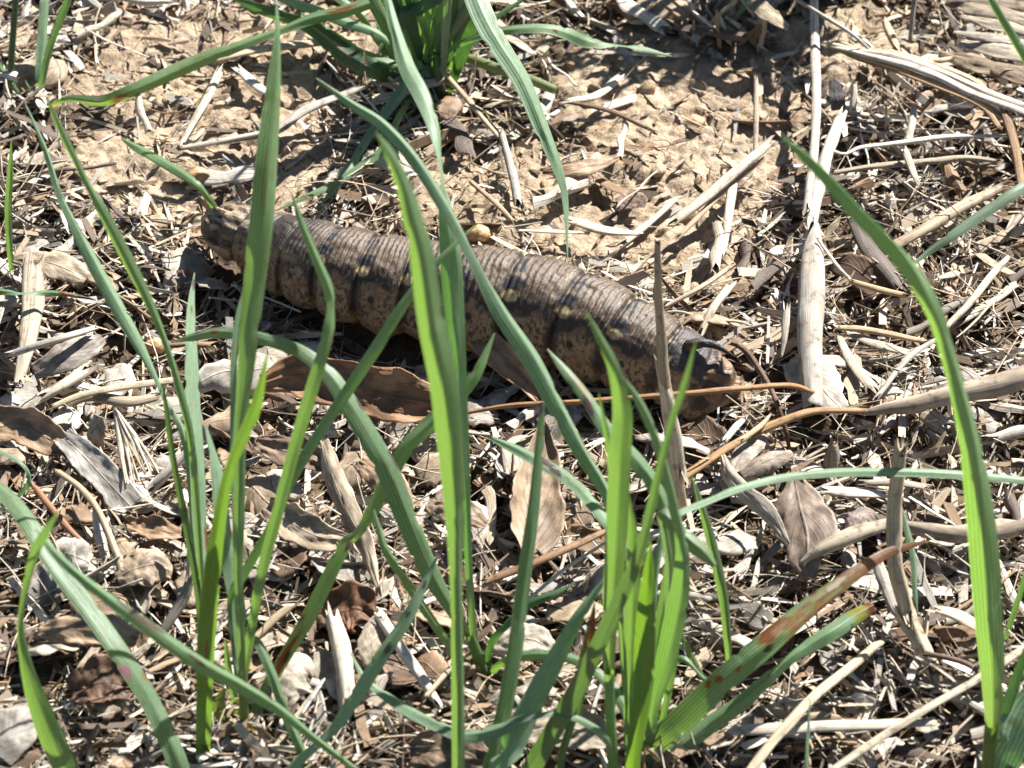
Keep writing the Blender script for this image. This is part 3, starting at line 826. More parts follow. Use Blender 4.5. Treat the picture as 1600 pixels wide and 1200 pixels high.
# --- right-hand clump
g = plant(958, 1225, 'grass_plant', 'grass plant with a wide bright ribbed leaf and one bowed sideways like a hook')
blade(g, [(959, 1228), (957, 1180), (953, 1104), (952, 1050)], [15, 15, 14, 14], k=0.17, tone=BRIGHT, tube=True, n=24)
blade(g, [(953, 1080), (952, 1002), (959, 901), (965, 800), (969, 704), (972, 640), (960, 575), (936, 525), (915, 484)], [14, 23, 32, 34, 34, 29, 19, 11, 2],
      h=[24, 37, 54, 71, 87, 97, 108, 116, 122], tone=BRIGHT, fold=0.3, roll=[0, 10, 0, 0, 0, 0, 10, 20, 10], base=False)
blade(g, [(958, 1180), (946, 1152), (911, 1127), (868, 1114), (817, 1121), (783, 1138), (732, 1148), (682, 1131), (631, 1104), (574, 1063), (547, 1018)],
      [12, 16, 14, 13, 17, 25, 29, 27, 24, 13, 2], h=[10, 18, 24, 26, 25, 22, 19, 18, 18, 20, 22], tone=GLAU, fold=0.25,
      roll=[0, 0, 0, 20, 20, 10, -10, -20, -20, -10, 0], base=False)
blade(g, [(800, 1260), (830, 1202), (867, 1137), (896, 1087), (930, 1019), (964, 945), (996, 874), (1016, 800), (1030, 737), (1051, 656), (1070, 600), (1087, 535)],
      [24, 30, 29, 28, 25, 23, 20, 15, 12, 11, 10, 2], h=[0, 10, 22, 31, 43, 57, 70, 83, 95, 109, 119, 130], tone=OLIVE, fold=0.3, roll=10)
blade(g, [(865, 1260), (876, 1190), (890, 1140), (912, 1080), (925, 1040)], [12, 13, 13, 10, 3], k=0.15, tone=OLIVE)
blade(g, [(905, 1090), (912, 1036), (921, 1000), (929, 942)], [8, 17, 19, 2], h=[24, 32, 37, 44], tone=OLIVE, base=False, spots=[('rust', .75, .3, .2, .9), ('yellow', .35, .12, 0, 1)])

g = plant(1000, 1215, 'grass_tuft', 'crowded grass tuft with many crossing leaves and two rust-tipped low leaves')
blade(g, [(985, 1195), (975, 1010), (966, 850), (948, 771), (911, 706), (878, 645), (834, 562), (783, 484), (740, 402), (699, 326), (648, 247), (597, 192), (550, 162), (494, 122)],
      [10, 14, 18, 22, 29, 32, 35, 32, 22, 23, 22, 20, 16, 3], h=[0, 32, 60, 73, 85, 96, 110, 123, 136, 147, 158, 164, 167, 170],
      tone=GLAU, fold=0.4, roll=[0, 0, 0, 0, -5, -5, 0, 10, 20, 10, 5, 0, 0, 0])
blade(g, [(1000, 1190), (1000, 1000), (990, 880), (935, 797), (894, 752), (851, 725), (800, 698), (757, 680)], [9, 14, 20, 24, 25, 25, 20, 3],
      h=[0, 28, 42, 46, 46, 44, 41, 38], tone=GLAU, fold=0.2, roll=8, spots=[('purple', .80, .025, .2, .5), ('purple', .75, .02, -.3, .5), ('dark', .99, .02, 0, 1)])
blade(g, [(1005, 1190), (1030, 980), (1052, 850), (1036, 785), (1002, 728), (952, 675), (918, 623), (888, 585), (855, 545)], [9, 14, 22, 25, 28, 25, 22, 18, 2],
      h=[0, 30, 50, 58, 64, 69, 73, 76, 78], tone=GREEN, fold=0.2, roll=10, spots=[('purple', .86, .02, -.5, .4), ('pale', .90, .04, .3, .4), ('purple', .78, .008, .1, .2)])
blade(g, [(985, 1190), (962, 850), (955, 740), (946, 670), (936, 615)], [6, 8, 9, 8, 2], h=[0, 60, 78, 90, 98], tone=BRIGHT)
blade(g, [(1010, 1195), (1022, 1100), (1042, 1030), (1058, 960), (1068, 890), (1066, 840), (1056, 795), (1046, 752), (1030, 694), (1002, 632), (974, 590)],
      [14, 27, 34, 35, 26, 20, 20, 19, 17, 14, 3], h=[0, 17, 30, 43, 56, 66, 75, 83, 94, 106, 114], tone=GREEN, fold=0.35, roll=[0, 0, 0, 0, 10, 20, 30, 30, 30, 20, 10])
blade(g, [(988, 1250), (990, 1180), (1000, 1110), (1006, 1050), (1009, 969), (1013, 900), (1017, 846)], [22, 25, 30, 33, 30, 18, 2], k=0.17, tone=dict(c=(.09, .17, .05), t=(.27, .46, .03)), fold=0.3)
blade(g, [(982, 1200), (984, 1085), (986, 1000), (990, 900), (988, 825), (980, 760)], [14, 20, 24, 23, 16, 3], k=0.15, tone=BRIGHT, fold=0.2)
blade(g, [(1008, 1190), (1018, 1000), (1030, 860), (1044, 818), (1064, 800), (1094, 787), (1154, 763), (1229, 745), (1313, 737), (1397, 737), (1499, 741), (1600, 750), (1660, 758)],
      [8, 10, 12, 12, 13, 14, 15, 16, 18, 18, 17, 14, 4], h=[0, 26, 42, 46, 47, 46, 44, 42, 41, 40, 38, 35, 32], tone=GLAU, fold=0.2, roll=5, n=80)
blade(g, [(1000, 1195), (1030, 1158), (1060, 1130), (1127, 1067), (1195, 1009), (1262, 952), (1330, 901), (1381, 867), (1415, 855), (1448, 846)],
      [26, 40, 42, 43, 40, 32, 24, 17, 12, 4], h=[0, 5, 9, 17, 22, 24, 25, 24, 23, 22], tone=BRIGHT, fold=0.1, roll=-8,
      spots=[('rust', .50, .05, -.4, .6), ('brown', .60, .07, .5, .6), ('brown', .88, .24, 0, 2.2), ('rust', .36, .008, .1, .2), ('rust', .31, .008, -.3, .2), ('dark', .45, .012, .4, .3), ('rust', .28, .01, -.6, .2), ('pale', .70, .03, -.4, .3)])
blade(g, [(1010, 1200), (1060, 1168), (1110, 1130), (1161, 1094), (1229, 1033), (1262, 1010), (1296, 989), (1335, 963), (1364, 946)],
      [20, 30, 30, 26, 19, 24, 28, 28, 18], h=[0, 4, 8, 12, 17, 18, 19, 19, 19], tone=GREEN, fold=0.35, roll=[0, 0, 0, 0, 0, 0, 0, 0, 0], spots=[('rust', 1.0, .05, 0, 2), ('yellow', .94, .03, 0, 2)])
blade(g, [(1040, 1060), (1046, 900), (1040, 830), (1038, 804), (1070, 838), (1098, 862), (1118, 884)], [8, 12, 14, 20, 25, 24, 6], h=[20, 48, 60, 64, 62, 60, 58], tone=dict(c=(.2, .27, .14), t=(.2, .3, .08)), fold=0.5, base=False, roll=10)
blade(g, [(1020, 1190), (1045, 1080), (1056, 1010), (1066, 960)], [8, 12, 12, 3], k=0.14, tone=BRIGHT)
blade(g, [(1020, 1185), (1026, 1100), (1060, 1030), (1100, 1060)], [8, 12, 12, 3], h=[0, 10, 20, 18], tone=GREEN)

g = plant(1138, 1040, 'grass_sprout', 'small bright grass sprout rising from straw behind the rust-tipped leaves')
blade(g, [(1140, 1042), (1137, 1000), (1131, 935), (1117, 867), (1101, 805), (1082, 745)], [10, 13, 16, 17, 13, 2], k=0.155, tone=BRIGHT, fold=0.3, roll=10)
blade(g, [(1134, 1090), (1120, 1070), (1098, 1058), (1078, 1020), (1066, 990)], [6, 9, 10, 9, 2], k=0.12, tone=BRIGHT)

g = plant(1545, 1240, 'grass_plant', 'grass plant whose long keeled leaf curves up past the two rolled grey leaves')
blade(g, [(1538, 1240), (1544, 1190), (1550, 1130)], [18, 19, 20], k=0.18, tone=dict(c=(.13, .19, .06), t=(.26, .36, .05)), tube=True, n=20)
blade(g, [(1551, 1150), (1551, 1060), (1546, 980), (1540, 890), (1532, 790), (1520, 700), (1505, 630), (1485, 560), (1460, 490), (1430, 430), (1390, 378), (1340, 328), (1290, 272), (1256, 240), (1222, 214)],
      [22, 38, 44, 46, 42, 32, 25, 23, 25, 25, 22, 20, 17, 13, 4], h=[16, 33, 48, 64, 82, 98, 110, 121, 132, 141, 149, 155, 160, 162, 163],
      tone=BRIGHT, fold=0.55, roll=[0, 0, 0, 0, 10, 20, 25, 15, -5, 20, 40, 45, 45, 40, 30], base=False, n=120)
blade(g, [(1545, 1255), (1575, 1180), (1605, 1110), (1650, 1040)], [40, 58, 60, 20], k=0.10, tone=GLAU, fold=0.1)
blade(g, [(1552, 1220), (1566, 1130), (1585, 1070), (1606, 1010)], [8, 17, 18, 10], k=0.13, tone=DARK)
blade(g, [(1570, 1000), (1590, 940), (1605, 890)], [9, 10, 9], h=[4, 16, 26], tone=OLIVE, base=False)

g = plant(1432, 975, 'grass_sprout', 'thin grass sprout growing tight against the pale dead standing stalk')
blade(g, [(1433, 990), (1431, 940), (1427, 867), (1417, 825), (1408, 788)], [8, 11, 13, 12, 2], k=0.14, tone=GLAU, roll=10)
g = plant(1258, 1290, 'grass_plant', 'single fine blue-green leaf tip over the crossed straws')
blade(g, [(1258, 1300), (1261, 1200), (1264, 1140), (1266, 1092)], [12, 10, 8, 2], k=0.17, tone=GLAU, roll=30)
g = plant(1680, 275, 'grass_leaf', 'blue-green leaf lying along the straw beyond the arching leaf')
blade(g, [(1680, 262), (1640, 270), (1598, 293), (1546, 327), (1510, 352), (1482, 372), (1448, 396), (1420, 418)], [12, 20, 22, 21, 20, 17, 11, 2],
      h=[2, 10, 13, 12, 11, 10, 8, 7], tone=dict(lit=15, c=(.19, .26, .18), t=(.2, .3, .08)), fold=0.2)
g = plant(1625, 150, 'grass_leaf', 'narrow bright green leaf descending past the grey split stalk')
blade(g, [(1640, 190), (1622, 135), (1600, 86), (1576, 46), (1549, 0), (1535, -40)], [10, 14, 17, 16, 13, 4], k=0.12, tone=BRIGHT)
g = plant(1124, 62, 'grass_leaf', 'short narrow green leaf rising beside the frayed straw clump')
blade(g, [(1122, 64), (1145, 32), (1172, -2), (1195, -40)], [4, 9, 11, 5], k=0.15, tone=GREEN)

STRAWY = dict(c=(0.38, 0.30, 0.18), t=(0.30, 0.20, 0.08))
for x0, y0, par in [(372, 1160, 'grass_tiller.001'), (320, 1062, 'grass_tiller'), (757, 1066, 'grass_plant.004'), (1000, 1195, 'grass_tuft.002'), (683, 142, 'grass_tuft')]:
    par = bpy.data.objects.get(par)
    if par is None: continue
    for q in range(3):
        a_ = random.uniform(-1.4, 1.4); ln = random.uniform(50, 110)
        blade(par, [(x0, y0), (x0 + ln * .4 * math.sin(a_), y0 - ln * .25), (x0 + ln * math.sin(a_), y0 - ln * .1 + 10)], [9, 12, 3], h=[0, ln * .07, 3], tone=STRAWY, fold=.4, n=30).name = 'dry_leaf'

# ------------------------------------------------------------------ litter builders
BLEACH = (0.61, 0.555, 0.47); TAN = (0.46, 0.370, 0.26); GREY = (0.36, 0.33, 0.29); BROWN = (0.20, 0.125, 0.072)
ORANGE = (0.30, 0.155, 0.065); DARKB = (0.085, 0.062, 0.048); PALE = (0.55, 0.49, 0.40); LEAFB = (0.30, 0.185, 0.105)
LEAFG = (0.38, 0.305, 0.235); RED = (0.16, 0.075, 0.045)
piece_no = [500]


def stalk(name, label, pts, wid, h, colr, flat=0.8, cat='straw', group=None, hollow=False, mat=None, n=None, up=(0, 0, 1), ragged=1.0,
          parent=None, grooves=0.06, m=14):
    """A stem, stick or straw: px centre line, px widths, heights in mm. Oval section, grooved, with broken ends."""
    piece_no[0] += 1; sdn = piece_no[0]
    if not hasattr(wid, '__len__'): wid = [wid] * len(pts)
    if not hasattr(h, '__len__'): h = [h] * len(pts)
    rows = np.array([list(P(p[0], p[1], hh)) + [wd * PXM] for p, hh, wd in zip(pts, h, wid)])
    n = n or max(16, int(np.linalg.norm(rows[-1, :3] - rows[0, :3]) / 0.0012))
    r4 = spline(rows, n)
    C = r4[:, :3].copy()
    s = np.linspace(0, 1, n)
    T, S, N = frames(C, up)
    a = np.linspace(0, 2 * math.pi, m, endpoint=False)
    A = a[None, :] * np.ones((n, 1)); SS = s[:, None] * np.ones((1, m))
    rad = r4[:, 3][:, None] / 2 * (1 + grooves * 1.6 * np.cos(A * 5 + sdn + 2 * vn(SS * 3, A * 0, sdn)) + 0.26 * (fbm(SS * n / 7, np.cos(A) + 2, 3, sdn) - 0.5) + 0.12 * (vn(SS * n / 3, A * 0.9, sdn) - 0.5))
    C += (S * ((vn(s * n / 9, s * 0, sdn + 3) - 0.5) * 0.2 * r4[:, 3])[:, None] + N * ((vn(s * n / 9, s * 0 + 5, sdn + 4) - 0.5) * 0.2 * r4[:, 3])[:, None])
    X = C[:, None] + (np.cos(A) * rad)[..., None] * S[:, None] + (np.sin(A) * rad * flat)[..., None] * N[:, None]
    Lm = np.linalg.norm(C[-1] - C[0])
    jag = (vn(A * 2.2, A * 0 + sdn, sdn + 1) - 0.5) * ragged * 2.2
    wloc = r4[:, 3]
    X[0] -= T[0] * (jag[0] * wloc[0])[:, None]; X[-1] += T[-1] * (jag[-1] * wloc[-1])[:, None]
    nz = fbm(SS * Lm / 0.004, A * 0.8, 3, sdn)
    c = np.ones((n, m, 3)) * np.asarray(colr) * (0.8 + 0.4 * nz)[..., None]
    uv = np.stack([A / (2 * math.pi), SS * Lm / 0.02], -1)
    V = X.reshape(-1, 3); Cc = c.reshape(-1, 3); U = uv.reshape(-1, 2)
    faces = grid_faces(n, m, True).tolist()
    for e, i0 in ((0, 0), (1, (n - 1) * m)):          # broken end: a recessed hollow or a pithy plug
        q = n - 1 if e else 0
        dirn = T[q] * (-1 if e else 1)
        rim = X[q] * 0.72 + C[q] * 0.28
        V = np.vstack([V, rim + dirn * wloc[q] * (0.7 if hollow else 0.06)])
        Cc = np.vstack([Cc, np.ones((m, 3)) * np.asarray(colr) * (0.75 if hollow else 0.85)]); U = np.vstack([U, uv[q]])
        o2 = len(V) - m
        for j in range(m):
            k2 = (j + 1) % m
            faces.append((i0 + j, o2 + j, o2 + k2, i0 + k2) if e else (i0 + k2, o2 + k2, o2 + j, i0 + j))
        faces.append(tuple(o2 + j for j in range(m)))
    org = C.mean(0) if parent is None else np.zeros(3)
    me = new_mesh(name, V - org, faces, mat or M_STRAW, Cc, U)
    o = link(name, me, parent)
    if parent is None:
        o.location = Vector(org)
        tag(o, label, cat, group)
    return o


def sheet(name, label, pts, wid, h, colr, curl=0.5, crinkle=0.5, cat='dead leaf', group=None, thick=0.22, n=44, m=19, up=(0, 0, 1), tilt=0,
          ragged=0.12, mat=None, col2=None, roll_in=1.0, world=None, parent=None, face=0):
    """A dry leaf or peel: centre line in px, widths in px, heights in mm; curl is the arc (radians) of its section."""
    piece_no[0] += 1; sdn = piece_no[0]
    if world is None:
        if not hasattr(h, '__len__'): h = [h] * len(pts)
        rows = np.array([list(P(p[0], p[1], hh)) + [wd * PXM] for p, hh, wd in zip(pts, h, wid)])
    else:
        rows = np.asarray(world, float)
    r4 = spline(rows, n); C = r4[:, :3]; W = np.maximum(r4[:, 3], 0.0004)
    T, S, N = frames(C, up)
    tl = np.radians(tilt) + np.radians(face) * np.sign(S[:, 1].mean())
    S, N = S * math.cos(tl) + N * math.sin(tl), N * math.cos(tl) - S * math.sin(tl)
    s = np.linspace(0, 1, n)[:, None]; u = np.linspace(-1, 1, m)[None, :]
    SS = s * np.ones_like(u); U = u * np.ones_like(s)
    edge = 1 + ragged * 2 * (fbm(SS * 7, np.sign(U) * 5, 3, sdn) - 0.5) * np.abs(U)
    Wl = W[:, None] * edge
    if abs(curl) > 0.02:
        rad = Wl / abs(curl) * (1 + 0.12 * (U if roll_in > 1 else 0 * U))
        aa = U * abs(curl) / 2
        X2 = rad * np.sin(aa); Z2 = np.sign(curl) * rad * (np.cos(aa) - math.cos(abs(curl) / 2 if abs(curl) < 3 else 1.57))
    else:
        X2 = U * Wl / 2; Z2 = 0 * U
    cr = (fbm(SS * 4.5, U * 2.1, 4, sdn + 2) - 0.5) * crinkle * W.max() * 0.45 + (vn(SS * 16, U * 5, sdn + 4) - 0.5) * crinkle * W.max() * 0.07
    cr += (vn(SS * 9, np.sign(U) * 3, sdn + 8) - 0.5) * np.abs(U) ** 3 * crinkle * W.max() * 0.3
    X = C[:, None] + X2[..., None] * S[:, None] + (Z2 + cr)[..., None] * N[:, None]
    du = np.gradient(X, axis=1); dv = np.gradient(X, axis=0)
    nn = norm(np.cross(du, dv))
    B = X - nn * thick * MM
    nz = fbm(SS * 6, U * 2.4, 4, sdn + 5)
    c = mixc(np.asarray(colr), np.asarray(col2 if col2 is not None else np.asarray(colr) * 0.62), smooth(0.4, 0.65, nz))
    c = c * (1 + 0.25 * smooth(0.85, 1.0, np.abs(U)))[..., None]
    uv = np.stack([U, SS * 2], -1)
    V = np.vstack([X.reshape(-1, 3), B.reshape(-1, 3)])
    f1 = grid_faces(n, m)
    f2 = f1[:, ::-1] + n * m
    i = np.arange(n - 1); j = np.arange(m - 1); o2 = n * m
    rim = [np.stack([i * m, (i + 1) * m, (i + 1) * m + o2, i * m + o2], 1),
           np.stack([i * m + m - 1, i * m + m - 1 + o2, (i + 1) * m + m - 1 + o2, (i + 1) * m + m - 1], 1),
           np.stack([j, j + o2, j + 1 + o2, j + 1], 1),
           np.stack([(n - 1) * m + j, (n - 1) * m + j + 1, (n - 1) * m + j + 1 + o2, (n - 1) * m + j + o2], 1)]
    F = np.vstack([f1, f2] + rim)
    cc = c.reshape(-1, 3); uu = uv.reshape(-1, 2)
    org = C.mean(0) if parent is None else np.zeros(3)
    me = new_mesh(name, V - org, F, mat or M_LEAF, np.vstack([cc, cc * 0.92]), np.vstack([uu, uu]))
    o = link(name, me, parent)
    if parent is None:
        o.location = Vector(org)
        tag(o, label, cat, group)
    return o


# ------------------------------------------------------------------ litter traced from the photograph
# dead standing stems
t_ = empty('dead_stalk', P(1062, 800, 0), 'grey dead grass stalk standing upright in front of the caterpillar tail', 'dead stalk')
stalk('stem', None, [(1064, 815), (1056, 750), (1046, 660), (1037, 590), (1030, 500), (1028, 430), (1027, 380)], [22, 22, 21, 19, 13, 11, 9], [0, 13, 29, 42, 57, 69, 77], (0.40, 0.335, 0.26), 0.9, parent=t_, mat=M_STEM, up=(0, -1, 0.2))
stalk('sheath', None, [(1060, 740), (1046, 655), (1038, 610), (1022, 555)], [22, 21, 14, 2], [16, 31, 39, 47], BLEACH, 0.8, parent=t_, mat=M_STEM, up=(0, -1, 0.2))
t_ = empty('dead_stalk', P(1455, 1060, 0), 'thick pale dead stalk with a joint, standing among straw', 'dead stalk')
stalk('stem', None, [(1410, 700), (1397, 800), (1397, 880), (1408, 930), (1418, 962)], [20, 22, 23, 22, 22], [44, 29, 20, 13, 9], (0.52, 0.45, 0.33), 0.95, parent=t_, mat=M_STEM, up=(0, -1, 0.3))
stalk('stem', None, [(1416, 956), (1430, 992), (1444, 1022), (1460, 1058)], [27, 24, 24, 22], [9.5, 7, 5, 2], (0.56, 0.49, 0.37), 0.9, parent=t_, hollow=True, mat=M_STEM, up=(0, -1, 0.3))
stalk('node', None, [(1412, 952), (1418, 962), (1423, 970)], [24, 30, 25], [10, 9.2, 8.6], (0.46, 0.37, 0.24), 0.95, parent=t_, mat=M_STEM, n=10, up=(0, -1, 0.3), ragged=0)
stalk('sheath', None, [(1372, 880), (1384, 915), (1400, 950), (1416, 975)], [16, 22, 22, 10], [12, 10, 8, 7], GREY, 0.5, parent=t_, mat=M_STEM)

